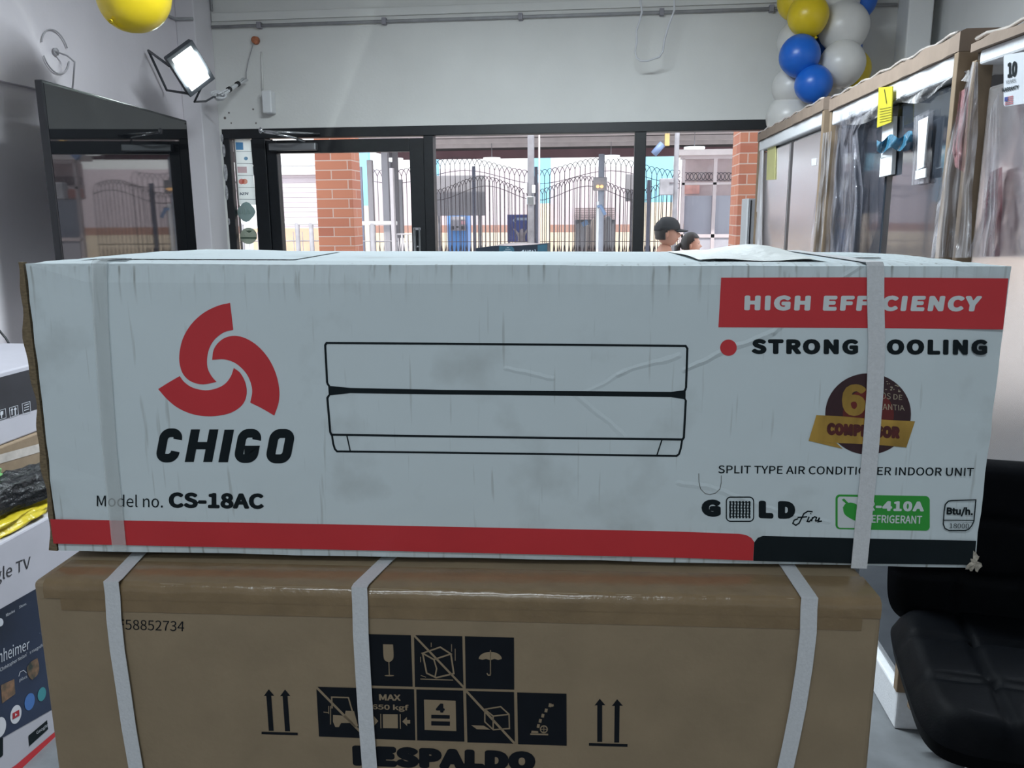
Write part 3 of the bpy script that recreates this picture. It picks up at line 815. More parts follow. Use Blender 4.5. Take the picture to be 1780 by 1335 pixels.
# shell: slightly soft, imperfect edges
def shell_ring(off, n=26):
    pass
mb = MB()
rn = random.Random(3)
bm = bmesh.new(); bmesh.ops.create_cube(bm, size=1)
bmesh.ops.subdivide_edges(bm, edges=bm.edges[:], cuts=14, use_grid_fill=True)
for v in bm.verts:
    u, w_, h_ = v.co.x + .5, v.co.y + .5, v.co.z + .5
    edge = 0
    P = BP((u - .5) * BW, (1 - h_) * BH, w_ * BD)
    on = sum(1 for q in (u, w_, h_) if q < .001 or q > .999)
    if on >= 2:
        c = BP(0, BH / 2, BD / 2); dd = (P - c)
        k = .0022 + .0012 * rn.random()
        P = P - EX * math.copysign(k, dd.dot(EX)) * (1 if (u < .001 or u > .999) else 0) - EZ * math.copysign(k, dd.dot(EZ)) * (1 if (h_ < .001 or h_ > .999) else 0) + EY * (k if w_ < .001 else 0)
    v.co = P
mb.bm(bm, 0)
body = mb.build('box_body', m_wc, wb)
# raw board edge of the side flap, proud of the left face
mb = MB(); n = 40; vs = []
for i in range(n + 1):
    t = i / n; wv_ = .0016 * math.sin(t * 17) + .0012 * math.sin(t * 41 + 1) - .004 * max(0, math.sin(t * pi * 2.2)) * .5
    for (du, dw) in ((-.0065 + wv_, .004), (.001, .002), (.001, .008), (-.0065 + wv_, .010)):
        vs.append(BP(-BW / 2 + du, BH * (.004 + .99 * t), dw))
fs = []
for i in range(n):
    for k in range(4):
        a = i * 4 + k; b = i * 4 + (k + 1) % 4; fs.append([a, b, b + 4, a + 4])
fs += [[0, 1, 2, 3], [n * 4 + 3, n * 4 + 2, n * 4 + 1, n * 4]]
mb.add(vs, fs); mb.build('torn_flap_edge', m_kraft_dark, wb)['label'] = 'raw brown corrugated edge'
# torn, lifted paper on the top near the right strap
def top_pt(px, off): # along the back half of the top
    return px
rr = random.Random(11)
def flap(u, v):
    x = .205 + .135 * u; d = .03 + .235 * v
    z = .002 + .0115 * math.sin(pi * u ** 1.4) * math.sin(pi * min(1, v * 1.1)) + .0012 * math.sin(9 * u + 5 * v)
    return BP(x, -z, d)
MB().grid(flap, 14, 12).build('torn_flap', mat('torn_white_paper', (.68, .71, .70), .6, var=.06, scale=30, bump=.3, bscale=40), wb)
def flap2(u, v):
    return BP(-.47 + .24 * u, -.001 - .006 * math.sin(pi * u) * math.sin(pi * v), .03 + .2 * v)
MB().grid(flap2, 12, 8).build('lid_flap', m_wc, wb)
for q_ in (BP(-.425, -.001, .02), BP(.40, -.001, .09)):
    MB().box((-.017, -.004, 0), (.017, .004, .0008), T=Matrix.Translation(q_)).build('hand_hole_slot', m_black_plastic, wb)
# corner scuff, torn corner bottom right
def scuff(u, v):
    a = 2 * pi * u; r = v * (.008 + .003 * math.sin(3 * a) + .002 * math.sin(7 * a + 1))
    return BP(BW / 2 - .005 + r * math.cos(a) * .8, BH - .010 + r * math.sin(a) * 1.3, -.0006 - .0025 * (1 - v) - .0012 * math.sin(5 * a) * v)
MB().grid(scuff, 28, 5, sm=False).build('torn_corner', mat('torn_corner_board', (.40, .36, .30), .9, var=.5, scale=250), wb)
# ---- printing
m_red = mat('print_red', (.53, .028, .036), .5, var=.05, scale=14, bump=.04)
m_ink = mat('print_black', (.005, .010, .013), .65, var=.1, scale=30, spec=.2)
m_green = mat('print_green', (.025, .30, .035), .5, var=.06, scale=20)
m_pwhite = mat('print_white', (.60, .64, .65), .5, var=.03, scale=30)
C1 = Print(PF, 20, 430, 2.3426); C2 = Print(PF, 540, 560, 2.6176); C3 = Print(PF, 1180, 420, 2.9667); C4 = Print(PF, 1180, 700, 2.9667); C5 = Print(PF, 1380, 640, 7.4167); PX = Print(PF)
lg = MB()
for sh_ in ([(890, 226), (840, 238), (782, 267), (732, 313), (697, 373), (683, 440), (688, 490), (705, 525), (735, 548), (780, 558), (835, 548), (815, 525), (798, 490), (797, 445), (808, 405), (830, 372), (865, 346), (903, 336)],
            [(817, 458), (822, 420), (840, 390), (870, 368), (910, 360), (955, 371), (1003, 402), (1045, 450), (1075, 510), (1090, 575), (1088, 630), (1070, 685), (1020, 656), (972, 632), (980, 590), (975, 555), (960, 520), (935, 490), (905, 468), (865, 456)],
            [(597, 577), (640, 550), (685, 524), (705, 550), (740, 572), (790, 582), (835, 574), (870, 555), (893, 525), (905, 491), (930, 510), (950, 545), (958, 585), (950, 625), (925, 655), (880, 678), (810, 688), (740, 680), (680, 655), (635, 620)]):
    C1.fill(lg, smooth_closed(sh_, 4, 42))
lg.build('logo', m_red, wb)['label'] = 'red three-bladed swirl emblem'
def slant(pts, dy=0.0): return [(x + (807 - y) * .19, y + dy) for x, y in pts]
def arc_path(x0, y0, x1, y1, r, start, end):
    full = rrect(x0, y0, x1, y1, r, 6); return full[start:end]
def brand_letter(kind, x0, x1, y0, y1, w=37, r=24):
    mb = MB(); h_ = w / 2; a, b, c, d = x0 + h_, x1 - h_, y0 + h_ * .8, y1 - h_ * .8; ym = (y0 + y1) / 2
    if kind == 'O': C1.stroke(mb, slant(rrect(a, c, b, d, r, 7)), w, closed=True)
    if kind == 'H':
        C1.fill(mb, slant([(x0, y0), (x0 + w, y0), (x0 + w, ym - 15), (x1 - w, ym - 15), (x1 - w, y0), (x1, y0), (x1, y1), (x1 - w, y1), (x1 - w, ym + 15), (x0 + w, ym + 15), (x0 + w, y1), (x0, y1)]))
    if kind == 'I': C1.fill(mb, slant([(x0, y0), (x1, y0), (x1, y1), (x0, y1)]))
    if kind in 'CG':
        q = rrect(a, c, b, d, r, 7)     # TL arc, TR arc, BR arc, BL arc (8 points each)
        path = [(b, ym - 24)] + q[8:16][::-1] + q[0:8][::-1] + q[24:32][::-1] + q[16:24][::-1]
        if kind == 'C': path += [(b, ym + 24)]
        else: path += [(b, ym + 17), (b - 42, ym + 17)]
        C1.stroke(mb, slant(path), w * .96)
    return mb
for kd, x0, x1, dy in (('C', 595, 690, 0), ('H', 718, 830, 1), ('I', 855, 894, 2), ('G', 914, 1012, 2), ('O', 1044, 1146, 3)):
    m_ = brand_letter(kd, x0, x1, 740 + dy, 873 + dy); m_.build('brand_letter', m_ink, wb)
mb = MB(); C1.text(mb, 'Model no.', [(347, 1007), (616, 1007), (616, 1060), (347, 1055)]); C1.text(mb, 'CS-18AC', [(640, 997), (1027, 1002), (1027, 1066), (640, 1061)], bold=.03, spacing=1.03)
mb.build('model_lettering', m_ink, wb)
mb = MB(); PX.fill(mb, [(87, 902.5), (560, 911), (1180, 924), (1285, 928), (1297, 930), (1306, 935), (1311, 942), (1309, 974.5), (1180, 969.5), (560, 955), (93, 945)]); mb.build('red_stripe', m_red, wb)
mb = MB(); PX.fill(mb, [(1311, 943), (1317, 935), (1326, 931.5), (1480, 935.5), (1697, 940), (1693, 982), (1480, 979.5), (1309.5, 975)]); mb.build('black_stripe', m_ink, wb)
mb = MB(); C3.fill(mb, [(218, 186), (960, 184), (1700, 190), (1672, 453), (940, 445), (204, 442)]); bn = mb.build('red_banner', m_red, wb)
mb = MB(); C3.text(mb, 'HIGH EFFICIENCY', [(340, 277), (1565, 279), (1550, 361), (337, 355)], off=.0006, bold=.036, spacing=1.09); mb.build('banner_lettering', m_pwhite, bn)
mb = MB(); C3.text(mb, 'STRONG COOLING', [(376, 502), (1592, 505), (1590, 585), (376, 580)], bold=.038, spacing=1.10); mb.build('cooling_lettering', m_ink, wb)
mb = MB(); C3.fill(mb, ell(256, 547, 43, 42)); mb.build('red_dot', m_red, wb)
mb = MB(); C4.text(mb, 'SPLIT TYPE AIR CONDITIONER INDOOR UNIT', [(204, 323), (1523, 336), (1520, 379), (203, 364)], bold=.006); mb.build('type_lettering', m_ink, wb)
mb = MB(); C4.text(mb, 'G', [(117, 498), (216, 500), (216, 590), (117, 586)], bold=.05); C4.text(mb, 'L', [(412, 505), (488, 507), (488, 598), (412, 595)], bold=.055); C4.text(mb, 'D', [(511, 507), (600, 508), (600, 600), (511, 598)], bold=.055)
C4.stroke(mb, rrect(245, 487, 386, 612, 22), 6, closed=True)
for k in range(7):
    x = 264 + k * 16.5
    C4.stroke(mb, [(x, 507), (x + 2, 520), (x, 540), (x + 2, 560), (x, 580), (x + 2, 596)], 9)
for r_ in range(6): C4.stroke(mb, [(260, 512 + r_ * 15), (370, 514 + r_ * 15)], 4)
# script "Fin"
for st_ in ([(690, 562), (665, 560), (645, 572), (632, 598), (620, 622), (603, 632), (588, 622), (595, 606), (615, 598)], [(612, 592), (640, 590), (662, 588)], [(672, 588), (662, 612), (672, 614), (684, 602)], [(679, 574), (682, 570)], [(690, 590), (684, 612)], [(686, 600), (700, 588), (710, 592), (704, 612)], [(704, 612), (718, 606), (726, 592)], [(726, 592), (718, 614), (738, 610)]):
    C4.stroke(mb, st_, 7)
mb.build('fin_lettering', m_ink, wb)
gb = MB(); C4.fill(gb, rrect(808, 473, 1294, 652, 22, slope=.018)); gbo = gb.build('refrigerant_badge', m_green, wb)
mb = MB(); C4.fill(mb, rrect(819, 484, 985, 645, 14, slope=.018, corners=(1, 0, 0, 1)), .0005)
C4.text(mb, 'R-410A', [(962, 505), (1265, 509), (1263, 562), (960, 557)], off=.0006, bold=.035, spacing=1.08); C4.text(mb, 'REFRIGERANT', [(968, 578), (1255, 583), (1253, 625), (966, 619)], off=.0006, bold=.012)
mb.build('badge_white_print', m_pwhite, gbo)
mb = MB(); C4.fill(mb, smooth_closed([(846, 540), (862, 520), (895, 516), (930, 535), (960, 575), (972, 612), (930, 614), (890, 600), (855, 575)], 4), .0007); C4.fill(mb, [(852, 494), (895, 538), (888, 544), (840, 500)], .0008)
mb.build('leaf', m_green, gbo)
mb = MB()
C4.stroke(mb, [(1390, 508), (1405, 505), (1532, 501), (1522, 610), (1510, 635), (1495, 652), (1478, 660), (1395, 660), (1372, 648), (1364, 625), (1368, 560), (1374, 525)], 6, closed=True); C4.stroke(mb, [(1365, 606), (1522, 607)], 5)
C4.text(mb, 'Btu/h.', [(1382, 537), (1517, 540), (1516, 588), (1380, 584)], bold=.025); C4.text(mb, '18000', [(1397, 622), (1497, 624), (1496, 649), (1396, 647)])
mb.build('capacity_mark', m_ink, wb)
# line drawing of the wall unit
mb = MB()
for pts, w, c in (([(75, 277), (66, 105), (72, 95), (600, 98), (1150, 103), (1706, 108), (1714, 120), (1708, 300)], 10, 0), ([(75, 277), (85, 292)], 10, 0), ([(1708, 300), (1700, 316)], 10, 0),
                  ([(84, 332), (76, 345), (89, 500), (95, 512), (600, 520), (1100, 527), (1692, 534), (1698, 525), (1707, 355)], 10, 0), ([(1700, 345), (1707, 357)], 8, 0),
                  ([(97, 514), (103, 555), (110, 577), (120, 588), (700, 595), (1200, 602), (1665, 609), (1676, 600), (1684, 575), (1690, 537)], 9, 0), ([(165, 517), (180, 586)], 6, 0), ([(1598, 537), (1575, 606)], 6, 0)):
    C2.stroke(mb, pts, w)
C2.fill(mb, [(80, 290), (100, 291), (180, 299), (600, 308), (1100, 313), (1640, 317), (1690, 311), (1706, 308), (1706, 352), (1690, 349), (1640, 341), (1100, 334), (600, 329), (180, 323), (100, 332), (82, 334)])
mb.build('unit_drawing', m_ink, wb)['label'] = 'black line drawing of an indoor unit'
# half-round tear notch
mb = MB(); C4.stroke(mb, [(103, 365), (104, 410), (112, 445), (135, 468), (160, 474), (190, 466), (212, 445), (219, 410), (219, 375)], 3.2)
mb.build('perforation', mat('perforation_grey', (.12, .12, .11), .8, var=.3, scale=300), wb)
# sticker
m_gold = mat('gold_print', (.50, .30, .06), .35, metal=.35, var=.45, scale=5, stretch=(6, 1, 2))
m_maroon = mat('maroon_print', (.035, .010, .014), .4, var=.2, scale=20)
stk = MB(); C5.fill(stk, ell(957, 590, 553, 524, 48), .0005); st_o = stk.build('warranty_sticker', m_maroon, wb)
mb = MB(); C5.fill(mb, ell(960, 600, 330, 330, 36), .0006); mb.build('red_core', mat('deep_red_print', (.13, .012, .010), .4, var=.5, scale=9), st_o)
mb = MB(); C5.text(mb, '6', [(622, 195), (940, 215), (915, 620), (618, 612)], off=.0008, bold=.03); C5.fill(mb, [(290, 605), (640, 622), (1000, 655), (1300, 672), (1562, 685), (1450, 1022), (1100, 990), (600, 965), (190, 935)], .0008); C5.fill(mb, [(190, 935), (545, 962), (632, 1040), (480, 1005)], .0007)
rb = mb.build('gold_ribbon', m_gold, st_o)
mb = MB(); C5.text(mb, 'COMPRESOR', [(428, 702), (1368, 752), (1362, 912), (424, 860)], off=.0012, bold=.06, spacing=1.05)
mb.build('ribbon_lettering', mat('ribbon_red', (.09, .012, .010), .45, var=.4, scale=60), rb)
mb = MB(); C5.text(mb, 'AÑOS DE', [(985, 265), (1400, 330), (1395, 410), (985, 385)], off=.0009); C5.text(mb, 'GARANTIA', [(960, 440), (1422, 480), (1428, 548), (960, 532)], off=.0009)
for k in range(14):
    a, b = 1170 + rr.random() * 190, 170 + rr.random() * 130; C5.fill(mb, ell(a, b, 6 + 14 * rr.random(), 4 + 8 * rr.random(), 7), .0009)
mb.build('sticker_lettering', mat('worn_foil', (.42, .36, .26), .4, var=.3, scale=90), st_o)

# straps
def strap_mat(name, col, a):
    m = mat(name, col, .45, bump=.12, bscale=420, alpha=a, var=.06, scale=300); return m
m_strap = strap_mat('woven_white_strap', (.60, .61, .63), 1.0)
m_strap_t = strap_mat('milky_strap_tape', (.66, .70, .70), .30)
def ribbon(mb, pts, wvec, n_sub=4):
    V = [Vector(p) for p in pts]; vs = []
    for p in V: vs += [p - wvec / 2, p + wvec / 2]
    mb.add(vs, [[2 * i, 2 * i + 1, 2 * i + 3, 2 * i + 2] for i in range(len(V) - 1)])
def box_strap(mat_, rows, w, name='strap'):
    pts = [BP(0, 0, 0) * 0 + (PF(px, py, .0022)) for px, py in rows]
    t0 = pts[0]
    lead = t0 + EZ * .0035 + EY * .004
    back = lead + EY * BD
    dn = back - EZ * BH
    mb = MB(); ribbon(mb, [dn, back, lead] + pts, EX * w); mb.build(name, mat_, wb, solid=.0007)
box_strap(m_strap, [(1522, 462), (1522, 520), (1524, 600), (1521, 680), (1515, 760), (1508, 840), (1500, 915), (1493, 988)], .0172)
box_strap(m_strap_t, [(172, 458), (175, 560), (183, 680), (190, 780), (200, 880), (208, 958)], .0165)

# ------------------------------------------------------------------ brown carton under it
KL, KR = Vector((-.6125, .767, 1.114)), Vector((.288, .809, 1.114))
KX = (KR - KL).normalized(); KY = Vector((-KX.y, KX.x, 0)); KW = (KR - KL).length; KD, KH = .40, .60
kb_c = KL + KX * KW / 2 + KY * KD / 2
kz = 1.114 - KH
KPF = plane_fn(KL, -KY)
def KP(u, v, w): return KL + KX * u + KY * w - Vector((0, 0, v))
kbx = thing('brown_carton', 'large kraft carton with handling symbols, strapped, under the white carton', 'carton', (kb_c.x, kb_c.y, kz))
m_kb = mat('brown_carton_board', (.265, .198, .124), .7, var=.10, scale=16, bump=.05, bscale=120)
bm = bmesh.new(); bmesh.ops.create_cube(bm, size=1)
for v in bm.verts: v.co = KP((v.co.x + .5) * KW, (.5 - v.co.z) * KH, (v.co.y + .5) * KD)
bmesh.ops.bevel(bm, geom=bm.edges[:], offset=.006, segments=3, profile=.5, affect='EDGES')
MB().bm(bm).build('box_body', m_kb, kbx)
m_tape = mat('brown_packing_tape', (.225, .155, .085), .22, var=.12, scale=30, bump=.12, bscale=50, coat=.3)
def ktape(u0, u1, v0, v1, wt, name='packing_tape', off=.0012):
    n = 40
    prof = [(v1, -off), (v0 + .010, -off), (.003, -off * .4 + .0005), (-off, .006), (-off, wt)] if v0 < .001 else [(v1, -off), (v0, -off)]
    rr2 = random.Random(5)
    jit = [rr2.uniform(-.0006, .0006) for _ in range(n + 1)]
    def fn(a, b):
        i = round(a * n); k = b * (len(prof) - 1); j = min(int(k), len(prof) - 2); t = k - j
        v = prof[j][0] * (1 - t) + prof[j + 1][0] * t; w = prof[j][1] * (1 - t) + prof[j + 1][1] * t
        q = KP(u0 + (u1 - u0) * a, v, w)
        if .2 < b < .8: q += -KY * abs(jit[i]) * 1.2 + Vector((0, 0, jit[i]))
        return q
    MB().grid(fn, n, len(prof) - 1).build(name, m_tape, kbx)
ktape(.012, KW - .002, .0, .019, .055)
ktape(.03, KW - .02, .019, .033, 0, off=.0008)
# slot at the lid seam
MB().box((0, 0, 0), (.5, .004, .0006), T=Matrix.Translation(KP(.08, -.0002, .088)) @ Matrix.Rotation(math.atan2(KX.y, KX.x), 4, 'Z')).build('lid_seam', mat('seam_shadow_line', (.06, .045, .03), .9, var=.2), kbx)
m_kink = mat('carton_black_ink', (.005, .007, .011), .7, spec=.2, var=.15, scale=40)
m_kpr = mat('bare_kraft', (.265, .198, .124), .7, var=.06, scale=16)
D7 = Print(KPF, 420, 1060, 2.543); D8 = Print(KPF, 40, 940, 2.697)
mb = MB(); D8.text(mb, 'F58852734', [(447, 368), (757, 378), (755, 425), (450, 416)]); mb.build('serial_lettering', m_kink, kbx)
mb = MB(); D7.text(mb, 'RESPALDO', [(488, 598), (1300, 627), (1297, 718), (492, 690)], bold=.055, spacing=1.06); mb.build('word_lettering', m_kink, kbx)
mb = MB()
def up_arrow(x0, y0, x1, y1, w, hw):
    D7.fill(mb, [(x0 - hw, y0 + 30), (x0, y0), (x0 + hw + 2, y0 + 29)]); D7.fill(mb, [(x0 - w, y0 + 28), (x0 + w, y0 + 28), (x1 + w, y1), (x1 - w, y1)])
up_arrow(120, 351, 131, 535, 11, 22); up_arrow(192, 352, 203, 537, 11, 22); D7.fill(mb, [(88, 539), (248, 543), (248, 555), (88, 550)]); mb.build('up_arrows', m_kink, kbx)
mb = MB()
up_arrow(1583, 393, 1583, 584, 11, 23); up_arrow(1660, 395, 1658, 587, 11, 23); D7.fill(mb, [(1535, 589), (1706, 593), (1706, 606), (1535, 601)])
mb.build('up_arrows', m_kink, kbx)
mb = MB()
SQ = [[(545, 107), (748, 112), (756, 340), (553, 334)], [(762, 112), (975, 117), (981, 346), (766, 341)], [(987, 117), (1204, 123), (1205, 353), (991, 348)],
      [(330, 340), (543, 346), (553, 568), (342, 560)], [(545, 346), (762, 351), (768, 577), (553, 570)], [(772, 352), (979, 357), (985, 583), (776, 577)], [(992, 358), (1204, 364), (1208, 592), (998, 586)], [(1218, 365), (1436, 371), (1437, 601), (1222, 594)]]
for q in SQ: D7.fill(mb, q, .0004)
sqo = mb.build('symbol_squares', m_kink, kbx)
mb = MB(); o_ = .0008
def kf(p): D7.fill(mb, p, o_)
def ks(p, w=4, c=False): D7.stroke(mb, p, w, o_, c)
kf(smooth_closed([(625, 152), (669, 153), (672, 200), (668, 220), (652, 233), (634, 224), (627, 205)], 3, 60)); ks([(651, 230), (653, 290)], 4); kf(ell(653, 291, 21, 3, 12))
ks([(762, 113), (985, 346)], 9); ks([(800, 192), (878, 165), (925, 195), (850, 220)], 7, True); ks([(800, 192), (818, 280), (860, 300), (938, 282), (925, 195)], 7); ks([(850, 220), (862, 260), (855, 296)], 6); ks([(790, 306), (935, 311)], 4); ks([(792, 290), (815, 298)], 3)
for a, b, c in ((838, 145, 165), (928, 152, 185), (944, 172, 225), (791, 208, 232)): ks([(a, b), (a, c)], 3)
kf(ell(1099, 217, 51, 31, 18, 180, 360) + [(1135, 222), (1117, 217), (1099, 223), (1081, 217), (1064, 221)]); ks([(1100, 178), (1100, 285)], 4); ks([(1101, 278), (1098, 289), (1090, 289), (1084, 280)], 5)
ks([(330, 342), (553, 568)], 10); ks([(400, 436), (398, 386), (472, 388), (490, 450)], 6); kf([(404, 465), (455, 468), (460, 446), (497, 448), (515, 515), (497, 518), (480, 500), (440, 500), (430, 518), (414, 518), (404, 495)]); ks([(393, 425), (393, 507)], 4); ks([(385, 425), (385, 460)], 3); ks([(362, 452), (385, 455)], 4)
D7.text(mb, 'MAX', [(607, 373), (702, 375), (703, 402), (608, 400)], off=o_, bold=.02); D7.text(mb, '650 kgf', [(577, 416), (738, 420), (739, 452), (577, 446)], off=o_, bold=.015)
kf([(624, 461), (690, 462), (691, 524), (625, 523)]); ks([(615, 460), (616, 524)], 4); ks([(701, 461), (702, 526)], 4); kf([(583, 468), (604, 492), (584, 515)]); kf([(710, 494), (730, 474), (731, 487), (745, 487), (745, 503), (731, 503), (732, 514)])
kf([(806, 397), (946, 402), (949, 536), (809, 531)])
ks([(992, 358), (1208, 592)], 10); ks([(1075, 440), (1145, 428), (1182, 462), (1184, 525), (1112, 530), (1075, 495)], 6, True); ks([(1075, 440), (1112, 470), (1182, 462)], 6); ks([(1112, 470), (1112, 530)], 6); kf([(1015, 510), (1070, 512), (1100, 530), (1040, 528)])
for k in range(5):
    a, b = 1313 + k * 7 + k * k * 1.5, 515 - k * 23
    kf([(a - 6, b - 10), (a + 6, b - 8), (a + 3, b + 8), (a - 9, b + 6)])
kf([(1368, 420), (1378, 416), (1380, 426), (1370, 430)]); ks(ell(1336, 528, 15, 15, 18), 5, True); ks([(1322, 528), (1350, 528)], 3); ks([(1336, 515), (1336, 542)], 3); kf([(1276, 546), (1355, 548), (1355, 555), (1276, 553)]); kf([(1282, 534), (1310, 536), (1312, 545), (1280, 544)])
sym = mb.build('symbols', m_kpr, sqo)
mb = MB(); o_ = .0011
D7.text(mb, '4', [(858, 414), (897, 415), (898, 455), (859, 454)], off=o_, bold=.04); D7.fill(mb, [(838, 464), (920, 466), (920, 482), (838, 480)], o_); D7.fill(mb, [(838, 492), (921, 494), (921, 513), (838, 511)], o_)
mb.build('stack_mark', m_kink, sqo)
def kstrap(rows_front, px_back, w):
    pts = [KPF(px, py, .0035) for px, py in rows_front]
    e = pts[0]
    corner = Vector((e.x, e.y, 1.1172)) - KY * .0005
    lead = Vector((e.x, e.y, 1.1172)) + KY * .008
    tb = atz(px_back[0], px_back[1], 1.1165)
    dirb = (tb - lead); back = lead + dirb * ((KD - .02) / dirb.dot(KY))
    dn = back + KY * .016 - Vector((0, 0, .3))
    mb = MB(); ribbon(mb, [dn, back + KY * .014, back, lead, corner] + pts, KX * w); mb.build('strap', m_strap, kbx, solid=.0008)
kstrap([(196, 1036), (198, 1075), (204, 1130), (214, 1195), (224, 1265), (237, 1340), (244, 1385), (250, 1430)], (226, 978), .0168)
kstrap([(626, 1050), (627, 1100), (631, 1170), (636, 1250), (643, 1340), (650, 1430)], (654, 990), .0168)
kstrap([(1406, 1058), (1405, 1100), (1398, 1160), (1387, 1230), (1375, 1290), (1364, 1340), (1348, 1420)], (1382, 1002), .0168)
# the carton that carries it
sc_ = MB(); bm = bmesh.new(); bmesh.ops.create_cube(bm, size=1)
for v in bm.verts: v.co = KP((v.co.x + .5) * (KW - .02) + .01, KH + .0005 + (.5 - v.co.z) * (kz - .0015), (v.co.y + .5) * (KD - .02) + .01)
bmesh.ops.bevel(bm, geom=bm.edges[:], offset=.006, segments=2, profile=.5, affect='EDGES')
tag(sc_.bm(bm).build('supporting_carton', m_kb), 'plain kraft carton on the floor under the strapped cartons', 'carton')

# ------------------------------------------------------------------ television on the left wall
ta, tb_ = Vector((-2.37, 3.402, 0)), Vector((-2.52, 4.92, 0))
tx = (tb_ - ta).normalized(); tn = Vector((tx.y, -tx.x, 0)); TWd = (tb_ - ta).length
TZ1, TZ0 = 2.074, 1.20
tv = thing('television', 'large black flat television on the left wall beside the shop door', 'television', tuple((ta + tb_) / 2 + Vector((0, 0, TZ0))))
TM = Matrix((tx, -tn, Vector((0, 0, 1)))).transposed().to_4x4()
def TVB(u0, u1, z0, z1, d0, d1, bev=0.0):
    return MB().box((u0, d0, z0), (u1, d1, z1), bev, T=Matrix.Translation(Vector((ta.x, ta.y, 0))) @ TM)
TVB(0, TWd, TZ0, TZ1, 0, .032, .004).build('housing', m_black_plastic, tv)
TVB(.012, TWd - .012, TZ0 + .02, TZ1 - .012, -.0015, .004).build('screen', mat('glossy_dark_screen', (.006, .007, .009), .03, spec=.85, var=.1), tv)
TVB(.2, TWd - .2, TZ0 + .1, TZ1 - .25, .032, .075, .01).build('rear_cover', m_black_plastic, tv)
TVB(TWd / 2 - .12, TWd / 2 + .12, TZ0 + .2, TZ1 - .3, .075, .24).build('wall_bracket', m_iron, tv)
mb = MB()
c0 = atx(93, 88, -2.712); c1 = atx(126, 138, -2.52)
mb.tube([c0, c0 + Vector((.05, .03, -.02)), (c0 + c1) / 2 + Vector((.03, .05, .02)), c1 + Vector((0, 0, -.02)), c1 + Vector((-.02, 0, -.1))], .004, 8)
tag(mb.build('television_cable', mat('grey_cable', (.35, .34, .36), .5, var=.05)), 'grey cable coming out of the wall above the television', 'cable')
mb = MB()
c0 = atx(95, 90, -2.718)
for a0, a1 in ((20, 170), (200, 350)):
    mb.tube([c0 + Vector((.006, .102 * math.cos(math.radians(a)), .102 * math.sin(math.radians(a)))) for a in range(a0, a1, 12)], .0035, 6)
mb.lathe(c0, [(.001, 0), (.018, 0), (.018, .012), (.001, .012)], 14, axis='x')
tag(mb.build('cable_ring', mat('cut_ring_grey', (.42, .41, .43), .6, var=.1)), 'cut open round ring on the left wall above the television', 'wall fitting')

# ------------------------------------------------------------------ floodlight, junction box, cables
f0 = aty(296, 98, 4.464); e0 = aty(341, 65, 4.554) - f0; e1 = aty(323, 173, 4.607) - f0; ctr = f0 + (e0 + e1) / 2
ux = e0.normalized(); uz = -(e1 - ux * e1.dot(ux)).normalized(); un = ux.cross(uz).normalized()
if un.dot(CAM - ctr) < 0: un = -un
FWd, FHt = e0.length, e1.length
FT = Matrix.Translation(ctr) @ Matrix((ux, -un, uz)).transposed().to_4x4()
fl = thing('floodlight', 'lit square black floodlight tilted on a bracket on the left wall', 'floodlight', tuple(ctr))
MB().box((-FWd / 2, 0, -FHt / 2), (FWd / 2, .035, FHt / 2), .008, T=FT).build('housing', mat('dark_grey_cast_metal', (.05, .055, .065), .5, var=.15, scale=30), fl)
mb = MB()
for a, b, c, d in ((-.5, .5, .42, .5), (-.5, .5, -.5, -.40), (-.5, -.36, -.42, .44), (.36, .5, -.42, .44)):
    mb.box((a * FWd, -.008, c * FHt), (b * FWd, .004, d * FHt), .002, T=FT)
mb.build('front_frame', MATS['dark_grey_cast_metal'], fl)
MB().box((-.36 * FWd, -.004, -.41 * FHt), (.36 * FWd, -.001, .43 * FHt), T=FT).build('lit_panel', mat('lit_led_panel', (.86, 1.0, .97), .3, emit=9), fl)
w0, w1 = atx(258, 88, -2.682), atx(290, 157, -2.682)
mb = MB(); mb.tube([ctr - ux * FWd * .5 + uz * FHt * .30 - un * .015, w0, w1, ctr - ux * FWd * .5 - uz * FHt * .42 - un * .015], .0075, 8)
mb.build('bracket', MATS['dark_grey_cast_metal'], fl)
fa = bpy.data.lights.new('floodlight_beam', 'AREA'); fa.size = FWd * .7; fa.energy = 40; fa.color = (.9, 1, .98)
fo = bpy.data.objects.new('floodlight_beam', fa); COL.objects.link(fo)
fo.matrix_world = Matrix.Translation(ctr + un * .012) @ Matrix((ux, un.cross(ux), un)).transposed().to_4x4()

fb = ctr - uz * FHt * .5 - un * .01
j0 = aty(378, 170, 5.16); j1 = aty(428, 138, 5.472)
mb = MB(); mb.tube([fb, aty(338, 177, 4.74), aty(358, 176, 4.92), aty(372, 168, 5.1), j0], .006, 8)
tag(mb.build('dark_wire', MATS['dark_grey_cast_metal']), 'dark wire from the floodlight to the coiled white cable', 'wire')
mb = MB(); dj = (j1 - j0).normalized(); sj = dj.cross(Vector((0, 1, 0))).normalized(); cc_ = j0 + dj * .03
for k in range(4):
    q = [cc_ + (dj * math.cos(a_ * pi / 12) + sj * math.sin(a_ * pi / 12) * (.8 + .12 * k)) * (.034 + .003 * k) + Vector((0, -.007 * k + .012 * math.sin(a_ * pi / 12), .006 * (k - 2))) for a_ in range(25)]
    mb.tube(q, .0055, 6, cap=False)
for k in range(5):
    off = sj * (.012 * math.cos(k * 1.26)) + Vector((0, -.012 + .012 * math.sin(k * 1.26), 0))
    mb.tube([cc_ + dj * .02 + off * 1.5, cc_ + (j1 - cc_) * .45 + off * .7, cc_ + (j1 - cc_) * .75 + off * .6, j1 + off * 1.3], .0055, 6)
coil = mb.build('coiled_cable', m_white_plastic); tag(coil, 'bundle of coiled white cable tied beside the floodlight', 'cable')
